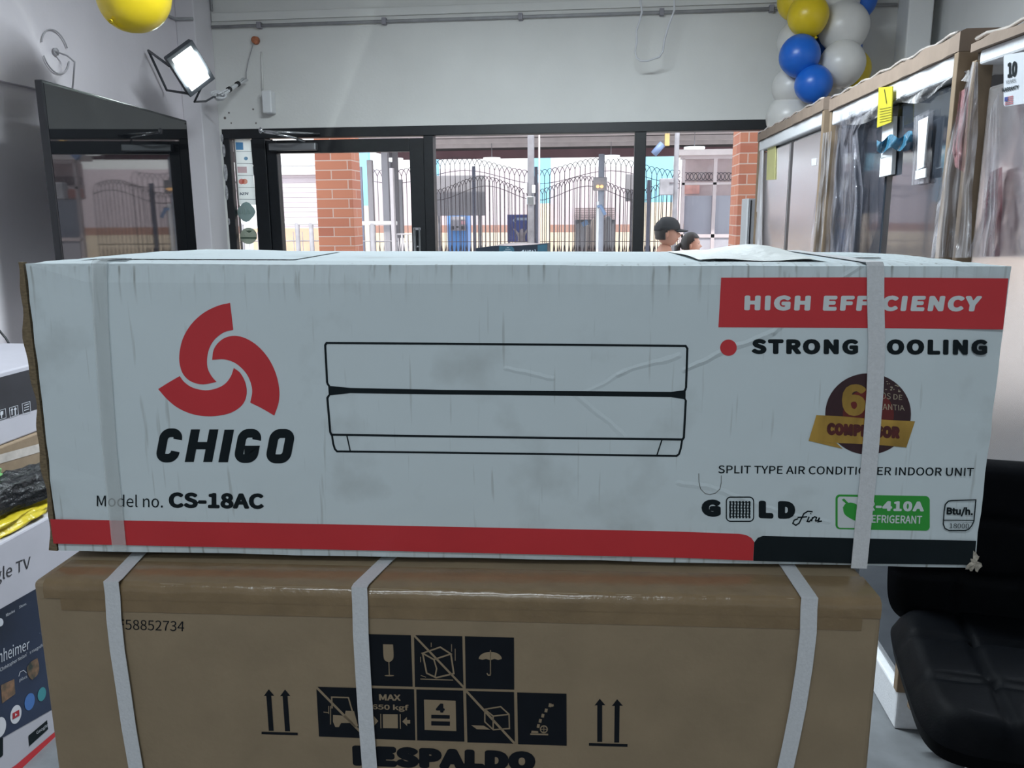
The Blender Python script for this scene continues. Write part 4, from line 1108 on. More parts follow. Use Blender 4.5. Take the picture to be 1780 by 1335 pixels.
for t in (.42, .72):
    P = j0 * (1 - t) + j1 * t
    d = (j1 - j0).normalized(); b = MB(); b.tube([P - d * .011 + Vector((0, -.012, 0)), P + d * .011 + Vector((0, -.012, 0))], .019 - .003 * t, 12); b.build('tie', m_black_plastic, coil)
oc = aty(444, 70, 5.502)
o = MB(); o.lathe(oc, [(.001, -.02), (.022, -.018), (.026, .012), (.001, .012)], 16, axis='y')
o = o.build('wall_socket_hole', mat('rusty_orange', (.52, .18, .09), .8, var=.4, scale=60)); tag(o, 'small rusty orange round box on the wall above the door', 'junction box')
MB().tube([oc + Vector((-.01, -.01, -.02)), aty(432, 105, 5.50), aty(428, 125, 5.49), j1], .003, 6).build('lead', mat('grey_cable2', (.35, .35, .36), .6, var=.05), o)
mb = MB(); a = aty(457, 158, 5.47); b = aty(481, 197, 5.47)
mb.box((a.x, 5.44, b.z), (b.x - .02, YF, a.z), .008)
o = mb.build('switch_box', m_white_plastic); tag(o, 'white plastic switch box on the wall above the door closer', 'switch box')
MB().tube([aty(455, 90, 5.514), aty(456, 158, 5.514)], .006, 6).build('conduit', m_wall, o)
# conduit with clips along the wall
mb = MB(); zc = 2.726
mb.tube([(-2.59, 5.50, zc), (1.72, 5.50, zc)], .010, 8)
cdt = mb.build('conduit', mat('conduit_grey', (.36, .36, .37), .6, var=.15)); tag(cdt, 'thin grey conduit running high along the front wall', 'conduit')
for px in (450, 668, 905, 1150, 1340):
    q = aty(px, 30, 5.50); MB().box((q.x - .014, 5.478, zc - .02), (q.x + .014, YF, zc + .02), .003).build('clip', m_galv, cdt)
MB().box((-2.59, 5.503, zc + .035), (1.72, YF, zc + .085), .003).build('cable_cover', m_wall, cdt)
mb = MB(); mb.tube([(-2.712, 4.1, zc), (-2.712, 5.26, zc), (-2.60, 5.266, zc)], .009, 8); mb.tube([(-2.585, 5.508, zc + .1), (-2.585, 5.508, ZC - .002)], .008, 6)
tag(mb.build('conduit', MATS['conduit_grey']), 'thin grey conduit turning the corner above the floodlight', 'conduit')
# white cable loop hanging from the ceiling
pts = [aty(*p, 5.34) for p in ((1113, -60), (1113, 0), (1116, 20), (1112, 36), (1106, 55), (1107, 72), (1104, 90), (1107, 101), (1114, 106), (1125, 106), (1146, 99), (1152, 90), (1155, 70), (1162, 45), (1172, 18), (1172, 0), (1170, -60))]
pts[0].z = ZC; pts[-1].z = ZC
tag(MB().tube(pts, .006, 8).build('hanging_cable', mat('white_cable', (.62, .63, .66), .5, var=.05)), 'loop of white cable hanging from the ceiling above the window', 'cable')
# wall marks above the door
for k, (px, py, r) in enumerate(((398, 196, .006), (402, 214, .005), (440, 190, .006), (445, 214, .006), (391, 205, .009))):
    q = aty(px, py, 5.518); tag(MB().ellipsoid(q, (r, .003, r), 10, 8).build('wall_plug', mat('plug_brown', (.2, .17, .16), .9, var=.3)), 'small dark plug hole in the wall above the sidelight', 'wall plug', 'plug holes above the sidelight')

# ------------------------------------------------------------------ papers on the sidelight
def paper_mat(name, col, trans=.75):
    m = bpy.data.materials.new(name); m.use_nodes = True; nt = m.node_tree; nt.nodes.clear()
    out = nt.nodes.new('ShaderNodeOutputMaterial'); d = nt.nodes.new('ShaderNodeBsdfDiffuse'); t = nt.nodes.new('ShaderNodeBsdfTranslucent'); mx = nt.nodes.new('ShaderNodeMixShader')
    n = nt.nodes.new('ShaderNodeTexNoise'); n.inputs['Scale'].default_value = 20
    mc = nt.nodes.new('ShaderNodeMix'); mc.data_type = 'RGBA'; mc.inputs[6].default_value = (*col, 1); mc.inputs[7].default_value = (*[c * .92 for c in col], 1)
    nt.links.new(n.outputs['Fac'], mc.inputs[0])
    for s in (d, t): nt.links.new(mc.outputs[2], s.inputs[0])
    mx.inputs[0].default_value = trans; nt.links.new(d.outputs[0], mx.inputs[1]); nt.links.new(t.outputs[0], mx.inputs[2]); nt.links.new(mx.outputs[0], out.inputs[0]); return m
SLF = plane_fn((0, YF + .047, 0), (0, -1, 0))
S7 = Print(SLF, 380, 220, 5.806)
ps_ = MB(); S7.fill(ps_, [(163, 128), (322, 130), (378, 790), (208, 790)], 0)
po = ps_.build('payment_poster', paper_mat('cyan_backlit_paper', (.90, 1.0, 1.0), .95)); tag(po, 'pale blue list of payment marks on the sidelight glass', 'poster')
for y in (252, 374, 494, 616, 735):
    mb = MB(); S7.stroke(mb, [(163 + y * .062, y - 2), (322 + (y - 130) * .085, y)], 4, .0006)
    mb.build('divider', mat('divider_grey', (.10, .16, .18), .6, var=.1), po)
mb = MB(); S7.fill(mb, [(170, 158), (246, 160), (250, 235), (176, 235)], .0008); mb.build('blue_mark', paper_mat('blue_mark_ink', (.12, .30, .55)), po)
mb = MB(); S7.fill(mb, ell(276, 322, 20, 18, 16), .0008); mb.build('round_mark', paper_mat('grey_blue_ink', (.20, .36, .52)), po)
mb = MB(); S7.fill(mb, [(188, 405), (283, 405), (287, 468), (194, 468)], .0008); mb.build('pink_mark', paper_mat('pink_mark_ink', (.72, .52, .55)), po)
mb = MB(); S7.fill(mb, ell(232, 555, 30, 28, 18), .0008); mb.build('red_disc', paper_mat('red_mark_ink', (.80, .28, .25)), po)
mb = MB(); S7.fill(mb, ell(262, 555, 30, 28, 18), .0009); mb.build('orange_disc', paper_mat('orange_mark_ink', (.80, .38, .30)), po)
mb = MB(); S7.text(mb, 'VISA', [(300, 662), (212, 665), (214, 694), (300, 690)], off=.0008, bold=.02, shear=.2); mb.build('mirrored_lettering', mat('dark_blue_ink', (.06, .10, .16), .6, var=.1), po)
st = MB(); pts = []
for k in range(16):
    a = math.radians(k * 22.5 - 90); r = 90 if k % 4 == 0 else (78 if k % 2 == 0 else 84)
    pts.append((278 + r * 1.05 * math.cos(a), 862 + r * 1.15 * math.sin(a)))
S7.fill(st, pts, .0012); so_ = st.build('star_badge', paper_mat('grey_green_film', (.24, .34, .34))); tag(so_, 'grey green pointed badge sticker on the sidelight glass', 'sticker')
mb = MB()
for k, hgt in enumerate((40, 55, 38, 60, 42, 30)): S7.fill(mb, [(238 + k * 15, 880 - hgt), (248 + k * 15, 880 - hgt), (248 + k * 15, 885), (238 + k * 15, 885)], .0018)
mb.build('badge_lettering', paper_mat('pale_badge', (.55, .65, .62)), so_)
st = MB(); S7.fill(st, ell(302, 1103, 85, 84, 28), .0012); so_ = st.build('round_badge', paper_mat('olive_film', (.30, .36, .30))); tag(so_, 'olive round sticker low on the sidelight glass', 'sticker')
mb = MB(); S7.fill(mb, [(220, 1115), (385, 1115), (385, 1135), (222, 1135)], .0018); S7.fill(mb, [(270, 1050), (345, 1048), (310, 1075)], .0018); mb.build('badge_band', paper_mat('olive_dark', (.20, .26, .22)), so_)
st = MB(); S7.stroke(st, ell(318, 1285, 40, 38, 24), 12, .0012, closed=True); tag(st.build('ring_badge', paper_mat('grey_film', (.40, .42, .44))), 'grey ring sticker just above the carton on the sidelight glass', 'sticker')
# peeling paint on frame
mb = MB()
for px, py, w, h in ((386, 240, 5, 14), (389, 262, 6, 22), (392, 300, 8, 30), (394, 335, 6, 26), (398, 385, 4, 12)):
    q = aty(px, py, 5.518); mb.ellipsoid(q, (w / 258 * .5, .003, h / 258 * .5), 9, 7)
tag(mb.build('peeling_sealant', mat('flaky_grey_white', (.42, .42, .44), .9, var=.5, scale=60), ), 'flaky grey sealant along the left edge of the shopfront frame', 'sealant', kind='stuff')

# ------------------------------------------------------------------ balloons
def balloon(name_lab, c, r, m, group, tilt=(0, 0), sq=1.12):
    T = Matrix.Rotation(tilt[0], 4, 'X') @ Matrix.Rotation(tilt[1], 4, 'Y')
    t = thing('balloon', name_lab, 'balloon', tuple(c), group)
    prof = []
    for i in range(19):
        a = -pi / 2 + pi * i / 18
        rr_ = math.cos(a) * r * (1 - .10 * max(0, -math.sin(a)) ** 2 * 1.6); prof.append((max(rr_, .0005), r * sq * math.sin(a)))
    mb = MB().lathe((0, 0, 0), prof, 28); mb.v = [T @ v + Vector(c) for v in mb.v]; mb.build('skin', m, t)
    mb = MB().lathe((0, 0, 0), [(.003, -r * sq - .002), (.012, -r * sq - .014), (.004, -r * sq - .010), (.003, -r * sq + .004)], 12); mb.v = [T @ v + Vector(c) for v in mb.v]; mb.build('knot', m, t)
def latex(name, col): 
    m = mat(name, col, .33, var=.06, scale=8); b = m.node_tree.nodes['Principled BSDF']
    b.inputs['Subsurface Weight'].default_value = .25; b.inputs['Subsurface Radius'].default_value = (.02, .02, .02); return m
mY, mB, mWh = latex('yellow_latex', (.70, .52, .015)), latex('blue_latex', (.012, .13, .56)), latex('white_latex', (.66, .65, .63))
bc = aty(232, -8, 3.48)
balloon('single yellow balloon hanging near the ceiling above the television', bc, .146, mY, None, (-.75, .25))
tag(MB().tube([bc + Vector((0, 0, .1)), Vector((bc.x, bc.y, ZC))], .0015, 5).build('balloon_string', mat('thin_string', (.5, .5, .5), .8, var=.1)), 'thin string holding the single yellow balloon', 'string')
GB = [(1405, 28, 4.22, 36, mY, 'large yellow balloon at the front of the garland'), (1385, 3, 4.34, 34, mY, 'yellow balloon partly behind the large one, top of the garland'),
      (1390, 98, 4.20, 36, mB, 'upper of the two front blue balloons in the garland'), (1414, 147, 4.16, 33, mB, 'lower of the two front blue balloons in the garland'),
      (1385, 72, 4.40, 34, mWh, 'white balloon peeping out left of the large yellow one'), (1376, 152, 4.34, 34, mWh, 'white balloon left of the lower blue one'),
      (1372, 205, 4.36, 41, mWh, 'lowest white balloon, resting behind the cardboard top'), (1467, 48, 4.30, 44, mWh, 'large white balloon on the wall side near the top'),
      (1456, 2, 4.38, 38, mWh, 'white balloon cut by the top of the picture'), (1464, 112, 4.24, 40, mWh, 'white balloon just right of the upper blue one'),
      (1440, 152, 4.42, 36, mWh, 'pale balloon tucked behind the lower blue one'), (1492, 2, 4.44, 32, mB, 'dark blue balloon behind the top white ones'),
      (1478, 122, 4.45, 36, mY, 'yellow balloon showing as a rim behind the white one'), (1422, 186, 4.34, 22, mY, 'small yellow balloon above the cardboard edge'),
      (1428, 78, 4.45, 30, mB, 'dark blue balloon in the gap of the garland'), (1470, 84, 4.52, 28, mB, 'blue balloon hidden between two white ones')]
for k, (px, py, Y, rp, m, lab) in enumerate(GB):
    c = aty(px, py, Y * 1.2 + .02); dist = (c - CAM).dot(FW)
    balloon(lab, c, rp / F_PX * dist * .97, m, 'balloon garland', (random.uniform(-.5, .5), random.uniform(-.5, .5)), 1.05)
q0 = aty(1430, -40, 5.46); q1 = aty(1430, 200, 5.46)
tag(MB().tube([Vector((q0.x, 5.46, ZC)), q0, q1], .004, 6).build('garland_ribbon', mat('pale_ribbon', (.6, .55, .42), .6, var=.1)), 'pale ribbon running down inside the balloon garland', 'ribbon')

# ------------------------------------------------------------------ wrapped refrigerators along the right wall
FX = .90
FPF = plane_fn((FX, 0, 0), (-1, 0, 0))
m_inox = mat('stainless_door', (.84, .82, .83), .24, metal=.9, var=.05, scale=2, bump=.012, bscale=5, stretch=(1, 1, .4))
m_dkinox = mat('dark_mirror_door', (.035, .042, .055), .05, spec=.85, var=.06, scale=2, bump=.02, bscale=4)
m_foam = mat('white_polystyrene', (.80, .82, .85), .7, var=.05, scale=90, bump=.1, bscale=200)
m_film = film_mat('clear_wrap_film', (.62, .62, .66), .34)
m_film_g = film_mat('smoky_wrap_film', (.26, .26, .30), .42)
m_film_r = film_mat('red_printed_film', (.50, .22, .24), .50)
m_glossy_tape = mat('clear_glossy_tape', (.55, .50, .46), .12, var=.2, scale=30, coat=.6)
def frame_map(o, ang=0.0):
    T = Matrix.Translation(o) @ Matrix.Rotation(ang, 4, 'Z'); return T
def fridge(label, y0, y1, ztop, ang, doors, dm, seam_at, gap=.014, inset=0.0, lidt=.050):
    """local frame: x into the appliance from its door face, y along the row, z up; hinge point at the far end of the face"""
    O = Vector((FX, y1, 0)); T = Matrix.Translation(O) @ Matrix.Rotation(ang, 4, 'Z')
    L = y1 - y0
    t = thing('wrapped_refrigerator', label, 'refrigerator', tuple(T @ Vector((.35, -L / 2, 0))), 'wrapped refrigerators along the wall')
    B = lambda a, b, bev=0.0: MB().box(a, b, bev, T=T)
    B((.07, -L + .03, .12), (.70, -.03, ztop - .10), .006).build('body', mat('grey_cabinet_side', (.25, .25, .27), .4, var=.05), t)
    ys = [-L + .045, -L + .045 + (L - .09) * seam_at, -.045]
    B((0, ys[0], .125), (.07, ys[1] - gap / 2, ztop - .115), .008).build('door', dm, t)
    B((0, ys[1] + gap / 2, .125), (.07, ys[2], ztop - .115), .008).build('door', dm, t)
    B((.004, ys[1] - gap / 2, .125), (.07, ys[1] + gap / 2, ztop - .115)).build('handle_recess', m_black, t)
    B((-.020, -L + .03, ztop - lidt - (.056 if lidt > .04 else .034)), (.10, -.03, ztop - lidt), .006).build('foam_bar', m_foam, t)
    # cardboard lid with a sagging, dented edge
    mb = MB(); n = 22; vs = []; rr3 = random.Random(int(y0 * 100))
    for i in range(n + 1):
        v = -L + L * i / n; j1_ = rr3.uniform(-.006, .004); j2_ = rr3.uniform(-.004, .004)
        vs += [(-.030 + j2_, v, ztop - lidt), (-.030 + j2_, v, ztop - .006 + j1_), (-.015, v, ztop + j1_), (.72, v, ztop + j1_), (.72, v, ztop - lidt)]
    fs = []
    for i in range(n):
        for k in range(5):
            a = i * 5 + k; b = i * 5 + (k + 1) % 5; fs.append([a, b, b + 5, a + 5])
    fs += [[0, 1, 2, 3, 4], [n * 5 + k for k in (4, 3, 2, 1, 0)]]
    mb.add([T @ Vector(q) for q in vs], fs); lid = mb.build('cardboard_lid', m_kraft_pale, t)
    mb = MB(); mb.tube([T @ Vector((-.026, -L + .02 + (L - .04) * k / 24, ztop - .002 + .004 * math.sin(k * 1.7))) for k in range(25)], .0045, 6); mb.build('tape_edge', m_glossy_tape, lid)
    B((-.028, -L, .122), (.02, -L + .028, ztop - .05), .003).build('corner_post', m_kraft, t)
    B((-.022, -.022, .122), (.02, 0, ztop - .05), .003).build('corner_post', m_kraft, t)
    B((-.022 + inset, -L + .005, 0), (.70, -.005, .12), .006).build('pallet_base', m_foam, t)
    return t, T, L
def sheet(px_left, px_right, name, m, parent, depth=.03, nu=26, nv=30, seed=1, amp=.025, pf=None):
    """hanging film between two measured side lines; folds stand off the door"""
    r = random.Random(seed); ph = [r.uniform(0, 6) for _ in range(5)]
    pf = pf or FPF
    def lerp(line, v):
        k = v * (len(line) - 1); i = min(int(k), len(line) - 2); t = k - i
        return (line[i][0] * (1 - t) + line[i + 1][0] * t, line[i][1] * (1 - t) + line[i + 1][1] * t)
    def fn(u, v):
        a = lerp(px_left, v); b = lerp(px_right, v)
        f = amp * (math.sin(u * 9 + ph[0] + 2 * v) + .6 * math.sin(u * 21 + ph[1] - 3 * v) + .35 * math.sin(v * 17 + ph[2] + u * 6)) * (.4 + .6 * v)
        return pf(a[0] + (b[0] - a[0]) * u, a[1] + (b[1] - a[1]) * u, depth + amp * 2 + f)
    return MB().grid(fn, nu, nv).build(name, m, parent)
CLR = lambda z: z
f2, T2, L2 = fridge('middle wrapped refrigerator with a yellow label and blue-taped handle', 2.286, 3.516, 1.946, 0, 2, m_dkinox, .43, .058)
f3, T3, L3 = fridge('silver wrapped refrigerator nearest the shop window, below the balloons', 3.588, 5.09, 1.962, 0, 2, m_inox, .46, .07)
f1, T1, L1 = fridge('wrapped refrigerator with a white warranty label behind the black stool', 1.06, 2.22, 1.91, math.radians(5), 2, m_inox, .5, .03, .14, .030)
FP = Print(FPF)
def fquad(parent, name, m, q, off, thick=.003):
    mb = MB(); pts = [FPF(px, py, off) for px, py in q]; mb.prism(pts, (-thick, 0, 0)); return mb.build(name, m, parent)
m_yel = mat('yellow_label_paper', (.52, .46, .025), .6, var=.06, scale=20)
yl = fquad(f2, 'energy_label', m_yel, [(1529, 152), (1553, 150), (1551, 212), (1526, 222)], .03)
mb = MB()
for k in range(6): FP.stroke(mb, [(1529, 190 + k * 4.5), (1549, 186 + k * 4.4)], .7, .0345)
FP.stroke(mb, [(1537, 155), (1541, 180)], .9, .0345); mb.build('label_print', m_ink, yl)
hg = fquad(f2, 'handle_foam', m_foam, [(1541, 208), (1560, 202), (1558, 270), (1538, 276)], .004, .012)
fquad(f2, 'handle_foam', m_foam, [(1537, 275), (1558, 270), (1556, 303), (1535, 308)], .004, .012)
m_btape = mat('blue_tape', (.05, .22, .36), .25, var=.35, scale=40, coat=.4)
def tapefn(u, v):
    px = 1524 + 62 * u; py = 243 - 12 * u + (24 - 10 * abs(u - .5)) * v + 5 * math.sin(u * 12)
    return FPF(px, py, .030 + .010 * math.sin(u * 14 + v * 3))
MB().grid(tapefn, 20, 6).build('blue_tape', m_btape, f2)
acc = fquad(f2, 'accessory_bag', m_film, [(1596, 204), (1623, 190), (1614, 318), (1592, 322)], .004, .012)
fquad(f2, 'accessory_card', m_foam, [(1599, 210), (1616, 202), (1608, 290), (1596, 296)], .018, .004)
fquad(f2, 'accessory_card', m_foam, [(1594, 297), (1612, 292), (1611, 308), (1593, 312)], .018, .004)
sheet([(1455, 200), (1448, 270), (1440, 350), (1432, 440)], [(1520, 182), (1490, 226), (1500, 330), (1494, 445)], 'plastic_wrap', m_film_g, f2, .012, seed=2, amp=.012)
sheet([(1690, 108), (1652, 230), (1632, 330), (1618, 448)], [(1700, 108), (1700, 230), (1690, 330), (1688, 448)], 'plastic_wrap', m_film, f2, .014, seed=5, amp=.014)
sheet([(1668, 160), (1655, 260), (1660, 290)], [(1684, 150), (1680, 250), (1676, 300)], 'red_print_wrap', m_film_r, f2, .05, 10, 12, seed=7, amp=.006)
def lidwrap(u, v):
    px = 1470 + 215 * u; y0 = 203 - 82 * u
    return FPF(px, y0 + (12 + 9 * math.sin(u * 13) + 10 * math.exp(-((u - .28) * 9) ** 2) + 6 * u) * v, .014 + .008 * math.sin(u * 30 + v * 4))
MB().grid(lidwrap, 40, 5).build('wrap_hem', film_mat('bunched_film', (.75, .74, .74), .75), f2)
fquad(f3, 'energy_label', mat('pale_yellow_label', (.62, .60, .25), .6, var=.05), [(1335, 256), (1349, 252), (1348, 312), (1333, 313)], .002)
fquad(f3, 'small_sticker', m_foam, [(1411, 276), (1419, 275), (1419, 287), (1411, 288)], .001, .001)
sheet([(1321, 262), (1317, 330), (1313, 400), (1311, 445)], [(1328, 256), (1326, 330), (1325, 400), (1325, 445)], 'plastic_wrap', mat('milky_film', (.70, .68, .70), .5, var=.06, alpha=.85), f3, .004, 8, 20, seed=9, amp=.006)
sheet([(1428, 232), (1424, 300), (1414, 370), (1408, 440)], [(1446, 228), (1440, 300), (1434, 370), (1427, 440)], 'plastic_wrap', m_film, f3, .010, 12, 20, seed=12, amp=.010)
# warranty label on the near one
n1 = T1.to_3x3() @ Vector((-1, 0, 0)); F1F = plane_fn(T1 @ Vector((0, 0, 0)), n1); P1 = Print(F1F, 1520, 0, 6.677)
mb = MB(); P1.fill(mb, rrect(1500, 640, 1800, 1240, 30, slope=-.16), .0225); wl_ = mb.build('warranty_label', mat('white_label', (.62, .65, .70), .4, var=.04), f1)
mb = MB()
P1.text(mb, '10', [(1542, 725), (1655, 705), (1645, 885), (1545, 908)], off=.024, bold=.03); P1.text(mb, 'YEARS', [(1525, 932), (1640, 912), (1636, 955), (1522, 978)], off=.024); P1.text(mb, 'WARRANTY', [(1478, 1025), (1676, 985), (1670, 1032), (1474, 1075)], off=.024, bold=.025)
mb.build('label_lettering', m_ink, wl_)
mb = MB(); P1.fill(mb, [(1510, 1130), (1548, 1122), (1546, 1172), (1508, 1180)], .024); mb.build('flag_corner', mat('flag_blue', (.05, .07, .25), .5, var=.05), wl_)
mb = MB()
for k in range(5):
    y = 1122 + k * 21; P1.fill(mb, [(1548 if k < 3 else 1512, y + (0 if k < 3 else 7)), (1610, y - 12), (1608, y - 2), (1546 if k < 3 else 1510, y + (10 if k < 3 else 17))], .0238)
mb.build('flag_stripes', mat('flag_red', (.42, .10, .12), .5, var=.05), wl_)
sheet([(1722, 190), (1712, 300), (1706, 380), (1680, 446)], [(1737, 160), (1736, 300), (1732, 380), (1730, 446)], 'plastic_wrap', m_film, f1, .014, seed=14, amp=.012, pf=F1F)
sheet([(1720, 300), (1712, 350), (1706, 446)], [(1742, 290), (1742, 350), (1738, 446)], 'red_print_wrap', film_mat('dark_red_film', (.22, .05, .07), .6), f1, .004, 10, 16, seed=15, amp=.006, pf=F1F)
# slim grey appliance by the window
a = aty(1299, 345, 5.2); b = aty(1319, 345, 5.2)
sg_ = thing('grey_appliance', 'slim grey upright appliance between the window and the last refrigerator', 'appliance', ((a.x + b.x) / 2 + .2, 5.3, 0))
MB().box((a.x + .012, 5.2, 0), (a.x + .5, 5.40, a.z), .006).build('body', mat('appliance_grey', (.33, .33, .35), .4, var=.05), sg_)
MB().box((a.x, 5.195, .05), (a.x + .011, 5.40, a.z), .003).build('side_trim', m_foam, sg_)
MB().box((a.x + .02, 5.192, .05), (a.x + .026, 5.1995, a.z - .01)).build('seal', m_black, sg_)

# ------------------------------------------------------------------ black bar stool
SZ = .74
s0 = atz(1541, 1050, SZ); s1 = atz(1612, 1262, SZ)
sdir = Vector((s0.x - s1.x, s0.y - s1.y, 0)); sd = sdir.length * 1.06; sY = sdir.normalized(); sX = Vector((sY.y, -sY.x, 0)); SWD = .36
sC = s1 + sX * SWD / 2 + sY * sd / 2 - sY * .005; sC.z = 0
ST = Matrix.Translation(sC) @ Matrix((sX, sY, Vector((0, 0, 1)))).transposed().to_4x4()
stl = thing('bar_stool', 'black quilted leather bar stool at the right edge, behind the cartons', 'bar stool', tuple(sC))
m_lea = mat('black_leather', (.0022, .0028, .004), .55, var=.2, scale=40, bump=.05, bscale=260, spec=.04)
def cushion(w, d, th, z, qn, name, mm, M):
    n = 36
    def sup(u, v):  # rounded-square
        x, y = u * 2 - 1, v * 2 - 1
        return x, y
    def topf(u, v):
        x, y = sup(u, v)
        e = max(abs(x), abs(y)); rx = x * w / 2; ry = y * d / 2
        k = (abs(x) ** 6 + abs(y) ** 6) ** (1 / 6)
        s_ = 1.0 if k < 1e-6 else e / k
        rx *= s_; ry *= s_
        h = th * (1 - max(0, (e - .80) / .20) ** 2.2 * .55)
        for q in qn:
            h -= .010 * math.exp(-((y - q) / .035) ** 2) * (1 - e ** 8)
            h -= .010 * math.exp(-((x - q) / .035) ** 2) * (1 - e ** 8)
        return M @ Vector((rx, ry, z + h))
    def botf(u, v):
        p = M.inverted() @ topf(1 - u, v); return M @ Vector((p.x * .97, p.y * .97, z + (0.012 if max(abs(u * 2 - 1), abs(v * 2 - 1)) > .93 else 0)))
    mb = MB().grid(topf, n, n).grid(botf, n, n)
    # skirt
    ring = [(i / n, 0) for i in range(n)] + [(1, i / n) for i in range(n)] + [(1 - i / n, 1) for i in range(n)] + [(0, 1 - i / n) for i in range(n)]
    vs = [topf(u, v) for u, v in ring] + [botf(1 - u, v) for u, v in ring]; m = len(ring)
    mb.add(vs, [[i, i + m, (i + 1) % m + m, (i + 1) % m] for i in range(m)], 0, True)
    return mb.build(name, mm, stl)
cushion(SWD, sd, .085, SZ - .075, (-.33, .33), 'seat', m_lea, ST)
BM = ST @ Matrix.Translation((0, sd / 2 - .03, SZ - .02)) @ Matrix.Rotation(math.radians(90 - 8), 4, 'X')
cushion(SWD, .34, .055, 0, (-.33, .33), 'backrest', m_lea, ST @ Matrix.Translation((0, sd / 2 + .035, SZ + .125)) @ Matrix.Rotation(math.radians(82), 4, 'X'))
mb = MB(); mb.box((-.15, -.15, SZ - .09), (.15, .15, SZ - .076), .004, T=ST); mb.build('seat_plate', m_black, stl)
mb = MB(); mb.v = []; mb.lathe((0, 0, 0), [(.001, .0), (.20, .0), (.205, .008), (.19, .02), (.06, .045), (.032, .06), (.03, .45), (.022, .452), (.022, SZ - .088), (.001, SZ - .088)], 36)
mb.v = [ST @ v for v in mb.v]; mb.build('column_and_base', m_chrome, stl)
mb = MB(); mb.tube([(.16 * math.cos(a * pi / 10), .16 * math.sin(a * pi / 10), .30) for a in range(-9, 10)], .011, 10); mb.tube([(-.0, 0, .30), (.16, 0, .30)], .010, 8); mb.v = [ST @ v for v in mb.v]
mb.build('footrest', m_chrome, stl)
mb = MB(); l0 = ST.inverted() @ atz(1612, 1268, SZ - .085); mb.tube([(0, 0, SZ - .083), (l0.x * .95, l0.y, SZ - .083)], .005, 8); mb.tube([(l0.x * .9, l0.y, SZ - .083), (l0.x * 1.06, l0.y, SZ - .083)], .008, 10); mb.v = [ST @ v for v in mb.v]
mb.build('lift_lever', m_chrome, stl)
# ------------------------------------------------------------------ left side: cartons along the wall
GX = -1.59
GPF = plane_fn((GX, 0, 0), (1, 0, 0))
tvb = thing('television_carton', 'tall white television carton with dark screen picture, standing at the left wall', 'carton', (GX - .08, 1.65, 0))
zt_ = .652
MB().box((GX - .16, .93, 0), (GX, 2.38, zt_), .006).build('box_body', mat('white_glossy_board', (.47, .46, .51), .35, var=.04, scale=10, bump=.03, bscale=12), tvb)
G9 = Print(GPF, 0, 930, 3.296)
mb = MB(); G9.text(mb, 'Google TV', [(-165, 250), (175, 117), (176, 205), (-165, 360)], off=.001); mb.build('brand_lettering', mat('dark_print', (.03, .03, .035), .5, var=.1), tvb)
mb = MB(); G9.fill(mb, [(-400, 640), (0, 425), (330, 238), (420, 930), (0, 1170), (-400, 1400)], .001); scn = mb.build('screen_picture', mat('navy_screen_print', (.018, .028, .060), .35, var=.6, scale=3), tvb)
m_pw = mat('pale_print', (.55, .57, .62), .5, var=.05)
mb = MB(); G9.text(mb, 'Oppenheimer', [(-125, 705), (168, 590), (170, 668), (-125, 822)], off=.002); G9.text(mb, 'Christopher Nolan’s magnificent', [(0, 760), (280, 600), (282, 622), (2, 790)], off=.002)
G9.text(mb, 'Movies', [(35, 450), (85, 425), (85, 440), (35, 470)], off=.002); G9.text(mb, 'Shows', [(110, 405), (150, 385), (150, 400), (110, 422)], off=.002)
G9.fill(mb, ell(0, 500, 20, 24, 20), .002); mb.build('screen_lettering', m_pw, scn)
for nm, cx, cy, r, c in (('app_icon', 0, 1102, 38, (.62, .62, .66)), ('app_icon', 91, 1028, 35, (.62, .62, .66)), ('app_icon', 170, 955, 32, (.06, .16, .42)), ('app_icon', 240, 912, 26, (.05, .25, .28))):
    pts = [(cx + r * math.cos(a * pi / 14) * .92, cy + r * 1.5 * math.sin(a * pi / 14) - r * .4 * math.cos(a * pi / 14)) for a in range(28)]
    mb = MB(); G9.fill(mb, pts, .002); ic = mb.build(nm, mat('icon_%d%d' % (int(c[0] * 100), int(c[2] * 100)), c, .4, var=.04), scn)
    if cx == 91:
        mb = MB(); G9.fill(mb, [(72, 1022), (110, 1000), (112, 1034), (74, 1056)], .003); mb.build('red_mark', mat('icon_red', (.40, .02, .03), .4, var=.05), ic)
        mb = MB(); G9.fill(mb, [(86, 1022), (100, 1026), (87, 1040)], .004); mb.build('play_mark', m_pw, ic)
mb = MB(); G9.fill(mb, [(5, 860), (82, 825), (88, 910), (12, 965)], .002); mb.build('thumbnail', mat('thumbnail_print', (.30, .16, .09), .4, var=.8, scale=40, col2=(.03, .04, .03)), scn)
mb = MB(); G9.fill(mb, smooth_closed([(155, 760), (180, 725), (215, 705), (225, 760), (215, 800), (185, 830), (165, 810)], 3), .002)
mb.build('thumbnail', mat('thumbnail_print', (.30, .16, .09), .4, var=.8, scale=40, col2=(.03, .04, .03)), scn)
mb = MB(); G9.stroke(mb, [(108, 810), (115, 785), (135, 775), (152, 790)], 3, .002); G9.text(mb, 'plus', [(112, 822), (155, 800), (155, 822), (112, 845)], off=.002); mb.build('app_lettering', m_pw, scn)
mb = MB(); G9.fill(mb, [(163, 1150), (270, 1060), (276, 1112), (168, 1210)], .001); gb_ = mb.build('assistant_badge', m_ink, tvb)
mb = MB(); G9.text(mb, 'Google', [(208, 1125), (272, 1078), (274, 1102), (212, 1148)], off=.002); mb.build('badge_lettering', m_pw, gb_)
mb = MB(); G9.fill(mb, [(-60, 1420), (90, 1318), (285, 1152), (420, 1040), (420, 1100), (285, 1212), (130, 1345), (-60, 1500)], .001); mb.build('red_stripe', m_red, tvb)
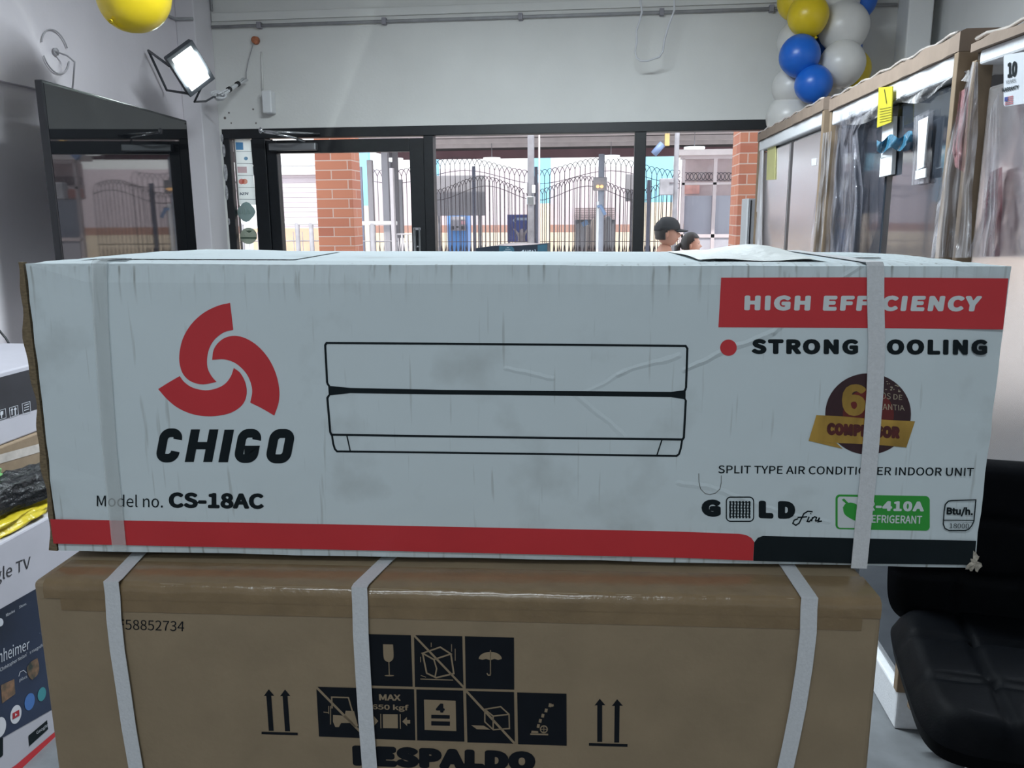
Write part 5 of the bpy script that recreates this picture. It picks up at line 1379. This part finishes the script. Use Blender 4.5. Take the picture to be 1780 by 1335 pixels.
mb = MB(); G9.fill(mb, rrect(-30, 1180, 18, 1290, 10, slope=-.5), .001); mb.build('remote_picture', m_ink, tvb)
# bags on top
def bag(lab, c, r, m, seed, fl=.5):
    rn_ = random.Random(seed); bm = bmesh.new(); bmesh.ops.create_icosphere(bm, subdivisions=5, radius=1)
    from mathutils import noise
    for v in bm.verts:
        d = v.co.normalized(); k = 1 + .22 * noise.fractal(d * 2.1 + Vector((seed, 0, 0)), 1, 2, 5) + .10 * abs(noise.noise(d * 6 + Vector((0, seed, 0))))
        p = Vector((d.x * r[0], d.y * r[1], d.z * r[2])) * k
        if p.z < -r[2] * fl: p.z = -r[2] * fl
        v.co = p + Vector(c)
    o = MB().bm(bm, 0, None, True).build('plastic_bag', m); tag(o, lab, 'bag', 'plastic bags on the television carton'); return o
zb = zt_
m_yb = mat('yellow_bag_film', (.60, .47, .03), .25, var=.2, scale=20, bump=.5, bscale=25)
m_bb = mat('black_bag_film', (.010, .011, .013), .25, var=.2, scale=20, bump=.8, bscale=35, spec=.35)
m_gb2 = mat('green_bag_film', (.16, .42, .13), .35, var=.15, scale=20, bump=.4, bscale=25)
bag('flat yellow plastic bag under the black one on the television carton', (GX - .09, 1.99, zb + .0165), (.075, .27, .033), m_yb, 4)
bag('crumpled black plastic bag on the yellow bag', (GX - .09, 2.06, zb + .074), (.07, .24, .055), m_bb, 9)
bag('green plastic bag peeping out behind the black bag', (GX - .12, 1.96, zb + .140), (.03, .11, .018), m_gb2, 13)
# cartons behind, against the wall
m_bk = mat('black_white_board', (.035, .035, .042), .45, var=.2, scale=12)
def wallbox(label, x0, x1, y0, y1, z0, z1, m):
    o = thing('storage_carton', label, 'carton', ((x0 + x1) / 2, (y0 + y1) / 2, z0), 'cartons stacked at the left wall')
    MB().box((x0, y0, z0), (x1, y1, z1), .005).build('box_body', m, o); return o
bX = -1.80
BZ, BT = atx(25, 768, bX).z, atx(25, 642, bX).z
lb = wallbox('brown taped carton against the left wall under the black and white one', -2.40, bX, 1.55, 2.85, 0, BZ, m_kraft)
LPF = plane_fn((bX, 0, 0), (1, 0, 0)); PL = Print(LPF)
mb = MB(); PL.fill(mb, [(-300, 873), (0, 790), (110, 760), (110, 774), (0, 806), (-300, 896)], .001); mb.build('tape_strip', m_glossy_tape, lb)
ub = wallbox('black and white carton with handling symbols, on the brown carton at the left wall', -2.40, bX - .01, 1.50, 2.8, BZ + .001, BT, mat('white_board', (.48, .47, .52), .5, var=.05, scale=10))
LPU = plane_fn((bX - .01, 0, 0), (1, 0, 0)); PU = Print(LPU)
mb = MB(); PU.fill(mb, [(-400, 761), (0, 656), (110, 627), (110, 697), (0, 731), (-400, 858)], .001); bd = mb.build('black_band', m_bk, ub)
PUZ = Print(LPU, 0, 540, 3.18)
mb = MB(); PUZ.stroke(mb, [(-14, 555), (30, 542), (34, 592), (-10, 606)], 2.5, .002, True); PUZ.stroke(mb, [(52, 538), (98, 524), (102, 574), (56, 590)], 2.5, .002, True); PUZ.stroke(mb, [(122, 515), (165, 502), (170, 560), (128, 572)], 2.5, .002, True)
for x in (66, 84): PUZ.fill(mb, [(x - 8, 553 - (x - 66) * .3), (x, 538 - (x - 66) * .3), (x + 9, 549 - (x - 66) * .3), (x + 3, 549), (x + 4, 576), (x - 2, 578), (x - 3, 551)], .002)
PUZ.fill(mb, [(2, 558), (18, 553), (18, 572), (11, 580), (12, 592), (6, 594), (6, 582), (1, 576)], .002)
for y in (522, 536, 550): PUZ.stroke(mb, [(134, y + 2), (160, y - 7)], 4, .002)
mb.build('handling_symbols', m_pw, bd)
tag(MB().tube([atx(-30, 540, -2.74), atx(10, 588, -2.7), atx(36, 631, -2.6), atx(44, 650, -2.39)], .005, 6).build('slanting_wire', m_black_plastic), 'black cord slanting down the left wall to the cartons', 'wire')

# ------------------------------------------------------------------ dark carton stack near the window
h0 = aty(827, 430, 4.8); h1 = aty(952, 423, 4.8)
hc = thing('dark_carton', 'small dark carton with white lettering showing above the white carton, near the glass', 'carton', ((h0.x + h1.x) / 2, 4.93, .85))
m_navy = mat('navy_black_board', (.012, .020, .036), .45, var=.25, scale=12)
mb = MB(); vs = []
tops = [(827, 431.5), (850, 428.5), (866, 427.3), (905, 427.5), (925, 425.5), (951.5, 423)]
for px, py in tops: p = aty(px, py, 4.8); vs.append((p.x, 4.8, p.z))
n = len(vs); V = [(x, 4.8, .85) for x, y, z in vs] + vs + [(x, 5.08, z - .004) for x, y, z in vs] + [(x, 5.08, .85) for x, y, z in vs]
fs = []
for r_ in range(3):
    for i in range(n - 1): fs.append([r_ * n + i, r_ * n + i + 1, (r_ + 1) * n + i + 1, (r_ + 1) * n + i])
for i in range(n - 1): fs.append([3 * n + i, 3 * n + i + 1, i + 1, i])
fs += [[0, n, 2 * n, 3 * n], [4 * n - 1, 3 * n - 1, 2 * n - 1, n - 1]]
mb.add(V, fs); mb.build('box_body', m_navy, hc)
HP = Print(plane_fn((0, 4.8, 0), (0, -1, 0)), 810, 410, 11.125)
mb = MB(); HP.fill(mb, [(640, 200), (890, 205), (930, 250), (950, 420), (640, 420)], .001); mb.build('teal_panel', mat('teal_board', (.03, .10, .15), .45, var=.25, scale=15), hc)
mb = MB(); HP.fill(mb, [(1385, 180), (1570, 160), (1570, 420), (1385, 420)], .001); mb.build('teal_panel', MATS['teal_board'], hc)
mb = MB()
for x, y in ((235, 300), (1050, 265)):
    HP.fill(mb, [(x, y + 45), (x + 50, y + 8), (x + 75, y + 5), (x + 62, y + 95), (x - 10, y + 95)], .002)
    HP.text(mb, 'USA', [(x + 100, y + 5), (x + 270, y + 10), (x + 268, y + 100), (x + 98, y + 100)], off=.002, bold=.02)
    HP.fill(mb, [(x + 275, y - 5), (x + 290, y - 5), (x + 310, y + 60), (x + 296, y + 60)], .002)
for k in range(3): HP.stroke(mb, [(790 - k * 30, 225 + k * 34), (830 + k * 30, 228 + k * 34)], 12, .002)
mb.build('lettering', mat('grey_white_print', (.35, .40, .45), .5, var=.1), hc)
def flapf(u, v): return aty(850 + 100 * u, 429.5 - 6 * u - 5.0 * math.sin(pi * min(1, u * 1.1)) * v, 4.82 + .24 * v)
MB().grid(flapf, 10, 3).build('lid_flap', mat('pinkish_board', (.62, .52, .53), .7, var=.05), hc, solid=.003)
mb = MB().box((h0.x - .02, 4.78, 0), (h1.x + .02, 5.1, .849), .006); tag(mb.build('supporting_carton', m_kraft), 'plain tall carton under the small dark carton near the glass', 'carton')

# ------------------------------------------------------------------ ceiling lamps (fixtures)
for (lx, ly), nm in zip(LAMP_Y, ('ceiling tube lamp above the cartons', 'ceiling tube lamp at the back of the shop', 'ceiling tube lamp nearest the shop window')):
    t = thing('ceiling_lamp', nm, 'lamp', (lx, ly, ZC - .06), 'tube lamps on the ceiling')
    MB().box((lx - .65, ly - .10, ZC - .06), (lx + .65, ly + .10, ZC), .01).build('fixture', m_white_plastic, t)

# ------------------------------------------------------------------ passers-by
def skin_body(name, nodes, edges, m, parent, root=0, sub=2):
    o0 = ORG[parent.name]
    me = bpy.data.meshes.new(name); me.from_pydata([Vector(p) - o0 for p, r in nodes], edges, [])
    o = bpy.data.objects.new(name, me); COL.objects.link(o); o.parent = parent; ORG[o.name] = o0
    for q in (m if isinstance(m, list) else [m]): me.materials.append(q)
    md = o.modifiers.new('skin', 'SKIN'); md.use_smooth_shade = True
    for i, (p, r) in enumerate(nodes):
        sv = me.skin_vertices[0].data[i]; sv.radius = r if isinstance(r, tuple) else (r, r); sv.use_root = (i == root)
    s = o.modifiers.new('sub', 'SUBSURF'); s.levels = sub; s.render_levels = sub
    return o
def person(label, foot, H, skin, hair, shirt, trousers, stride, cap=None, ponytail=False):
    """walking towards +x; foot = ground point under the pelvis"""
    t = thing('person', label, 'person', tuple(foot)); k = H / 1.70; F = Vector(foot)
    P = lambda x, y, z: F + Vector((x, y, z)) * k
    s = stride
    nodes = [(P(0, 0, .93), (.10 * k, .080 * k)), (P(.01, 0, 1.12), (.095 * k, .078 * k)), (P(.015, 0, 1.33), (.13 * k, .088 * k)), (P(.0, 0, 1.44), (.075 * k, .065 * k)), (P(.015, 0, 1.51), (.052 * k, .052 * k))]
    ed = [(0, 1), (1, 2), (2, 3), (3, 4)]
    hands = []
    for sg, ph in ((1, 1), (-1, -1)):
        i = len(nodes)
        a = s * ph
        nodes += [(P(.005, .175 * sg, 1.385), .055 * k), (P(-.02 - .10 * a, .225 * sg, 1.12), .042 * k), (P(.06 - .22 * a, .225 * sg, .90), .033 * k), (P(.075 - .24 * a, .222 * sg, .855), .026 * k), (P(.09 - .26 * a, .220 * sg, .80), (.032 * k, .018 * k))]
        ed += [(2, i), (i, i + 1), (i + 1, i + 2), (i + 2, i + 3), (i + 3, i + 4)]
        hands.append(P(.09 - .26 * a, .220 * sg, .80))
        i = len(nodes)
        nodes += [(P(.0, .09 * sg, .86), .085 * k), (P(.05 + .17 * a, .10 * sg, .48), .058 * k), (P(-.02 + .26 * a, .10 * sg, .09), .040 * k), (P(.10 + .27 * a, .105 * sg, .035), .036 * k), (P(.18 + .27 * a, .105 * sg, .03), .028 * k)]
        ed += [(0, i), (i, i + 1), (i + 1, i + 2), (i + 2, i + 3), (i + 3, i + 4)]
    body_ = skin_body('body', nodes, ed, skin, t)
    # fingers grown on each hand
    for hi, hp in enumerate(hands):
        mb = MB()
        for f in range(4):
            b = hp + Vector(((-.024 + .016 * f) * k, 0, -.025 * k)); L_ = (.066, .074, .070, .055)[f] * k
            mb.tube([b, b + Vector((.004, 0, -L_ * .45)), b + Vector((.016 * k, -.004, -L_ * .75)), b + Vector((.028 * k, -.006, -L_))], [.0085 * k, .008 * k, .007 * k, .005 * k], 7)
        b = hp + Vector((.025 * k, 0, .01 * k)); mb.tube([b, b + Vector((.02 * k, -.004, -.02 * k)), b + Vector((.03 * k, -.006, -.048 * k))], [.010 * k, .009 * k, .006 * k], 7)
        mb.build('fingers', skin, t)
    # head
    hc_ = P(.03, 0, 1.60); bm = bmesh.new(); bmesh.ops.create_uvsphere(bm, u_segments=40, v_segments=28, radius=1)
    for v in bm.verts:
        x, y, z = v.co
        w = .074 * (1 - .18 * max(0, -z) ** 1.5); d = .094; hh = .115
        q = Vector((x * d, y * w, z * hh))
        if x > 0: q.x *= 1 - .10 * max(0, z) ; q.x += .012 * max(0, -z) * x
        f = math.exp(-((y / .16) ** 2))
        if x > .3:
            q.x += .026 * f * math.exp(-((z + .22) / .13) ** 2)          # nose
            q.x += .006 * math.exp(-((y / .35) ** 2)) * (math.exp(-((z + .50) / .06) ** 2) + math.exp(-((z + .62) / .06) ** 2))   # lips
            q.x += .010 * math.exp(-((y / .35) ** 2)) * math.exp(-((z + .86) / .12) ** 2)   # chin
            for sg in (1, -1): q.x -= .012 * math.exp(-(((y - .38 * sg) / .17) ** 2)) * math.exp(-((z - .02) / .13) ** 2)     # eye sockets
            q.x += .006 * math.exp(-((z - .20) / .09) ** 2)              # brow
        if x < -.2 and z < -.3: q.x *= 1 - .35 * (-z - .3)
        v.co = q * k + hc_
    head = MB().bm(bm, 0, None, True).build('head', skin, t)
    for sg in (1, -1):
        MB().ellipsoid(hc_ + Vector((.072, .030 * sg, .004)) * k, (.010 * k, .013 * k, .008 * k), 12, 8).build('eye', mat('eye_dark', (.06, .04, .03), .3, var=.1), head)
        mb = MB(); c = hc_ + Vector((-.012, .074 * sg, -.012)) * k
        mb.ellipsoid(c, (.018 * k, .009 * k, .031 * k), 14, 10); mb.ellipsoid(c + Vector((.004, .006 * sg, .0)) * k, (.011 * k, .006 * k, .020 * k), 12, 8); mb.build('ear', skin, head)
    MB().ellipsoid(hc_ + Vector((.089, 0, -.060)) * k, (.008 * k, .022 * k, .006 * k), 14, 8).build('mouth', mat('lip', (.40, .18, .15), .5, var=.1), head)
    bm = bmesh.new(); bmesh.ops.create_uvsphere(bm, u_segments=36, v_segments=24, radius=1)
    rem = [v for v in bm.verts if (v.co.z < -.05 + (.55 if v.co.x > .35 else .55 * max(0, v.co.x) ) and not (v.co.x < -.15 and v.co.z > -.55))]
    bmesh.ops.delete(bm, geom=rem, context='VERTS')
    for v in bm.verts: v.co = Vector((v.co.x * .101 - .004, v.co.y * .081, v.co.z * .122 + .002)) * k + hc_
    MB().bm(bm, 0, None, True).build('hair', hair, t, solid=.008)
    if ponytail:
        mb = MB(); b = hc_ + Vector((-.095, 0, .0)) * k; mb.tube([b, b + Vector((-.04, 0, -.03)), b + Vector((-.045, 0, -.12)), b + Vector((-.02, 0, -.20))], [.02, .03, .026, .008], 10); mb.build('ponytail', hair, t)
    if cap:
        bm = bmesh.new(); bmesh.ops.create_uvsphere(bm, u_segments=36, v_segments=24, radius=1)
        bmesh.ops.delete(bm, geom=[v for v in bm.verts if v.co.z < -.05], context='VERTS')
        for v in bm.verts: v.co = Vector((v.co.x * .108 - .004, v.co.y * .088, max(0, v.co.z) ** .8 * .105 + .025 - (.012 if v.co.x < -.5 else 0))) * k + hc_
        cp = MB().bm(bm, 0, None, True).build('cap', cap, t, solid=.006)
        def brim(u, v):
            a = (u - .5) * 2.0; r = .095 + .075 * v * math.cos(a * .8)
            return hc_ + Vector((r * math.cos(a) * 1.02, .085 * math.sin(a) * (1 - .15 * v), .030 - .018 * v - .012 * abs(math.sin(a)))) * k
        MB().grid(brim, 16, 6).build('brim', cap, cp, solid=.006)
    # clothes: shells grown on the same skeleton
    sh = [(P(0, 0, .80), (.190 * k, .165 * k)), (P(0, 0, .95), (.178 * k, .155 * k)), (P(.01, 0, 1.15), (.168 * k, .135 * k)), (P(.015, 0, 1.33), (.178 * k, .130 * k)), (P(.0, 0, 1.43), (.09 * k, .08 * k))]
    se = [(0, 1), (1, 2), (2, 3), (3, 4)]
    for sg, ph in ((1, 1), (-1, -1)):
        i = len(sh); a = s * ph
        sh += [(P(.005, .18 * sg, 1.385), .082 * k), (P(-.018 - .085 * a, .225 * sg, 1.17), .060 * k)]; se += [(3, i), (i, i + 1)]
    skin_body('shirt', sh, se, shirt, t)
    tr = [(P(0, 0, 1.08), (.150 * k, .13 * k)), (P(0, 0, .88), (.150 * k, .13 * k))]; te = [(0, 1)]
    for sg, ph in ((1, 1), (-1, -1)):
        i = len(tr); a = s * ph
        tr += [(P(.0, .09 * sg, .80), .098 * k), (P(.05 + .17 * a, .10 * sg, .48), .076 * k), (P(-.02 + .26 * a, .10 * sg, .11), .062 * k)]; te += [(1, i), (i, i + 1), (i + 1, i + 2)]
    skin_body('trousers', tr, te, trousers, t)
    for sg, ph in ((1, 1), (-1, -1)):
        a = s * ph; mb = MB(); c = P(.07 + .27 * a, .104 * sg, .0)
        mb.ellipsoid(c + Vector((0, 0, .045 * k)), (.14 * k, .052 * k, .046 * k), 20, 12); mb.v = [Vector((v.x, v.y, max(v.z, F.z))) for v in mb.v]
        mb.build('shoe', mat('dark_shoe', (.03, .03, .035), .5, var=.2), t)
    return t
m_sk1 = mat('warm_skin', (.46, .23, .16), .5, var=.06, scale=20); m_sk2 = mat('fair_skin', (.62, .36, .27), .5, var=.06, scale=20)
m_hair = mat('dark_hair', (.022, .017, .018), .5, var=.4, scale=80, stretch=(1, 1, .2)); m_wsh = mat('white_cotton', (.78, .79, .82), .85, var=.05, scale=12, bump=.2, bscale=8)
m_jean = mat('blue_denim', (.05, .08, .16), .85, var=.2, scale=40); m_cap = mat('black_cap_cloth', (.022, .023, .028), .8, var=.2, scale=60, bump=.1, bscale=200); m_psh = mat('peach_cotton', (.66, .40, .34), .85, var=.06, scale=12)
gp = aty(1154, 404, 6.9); zE = gp.z
Hm = 1.70 * (zE - GZ) / 1.60
person('person in a black cap and white shirt walking past the right window pane', (gp.x, 6.9, GZ), Hm, m_sk1, m_hair, m_wsh, m_jean, .8, cap=m_cap)
gw = aty(1196, 424, 7.9); Hw = 1.70 * (gw.z - GZ) / 1.60
person('bareheaded person with dark tied hair walking just ahead of the black cap', (gw.x, 7.9, GZ), Hw, m_sk2, m_hair, m_psh, m_jean, -.7, ponytail=True)
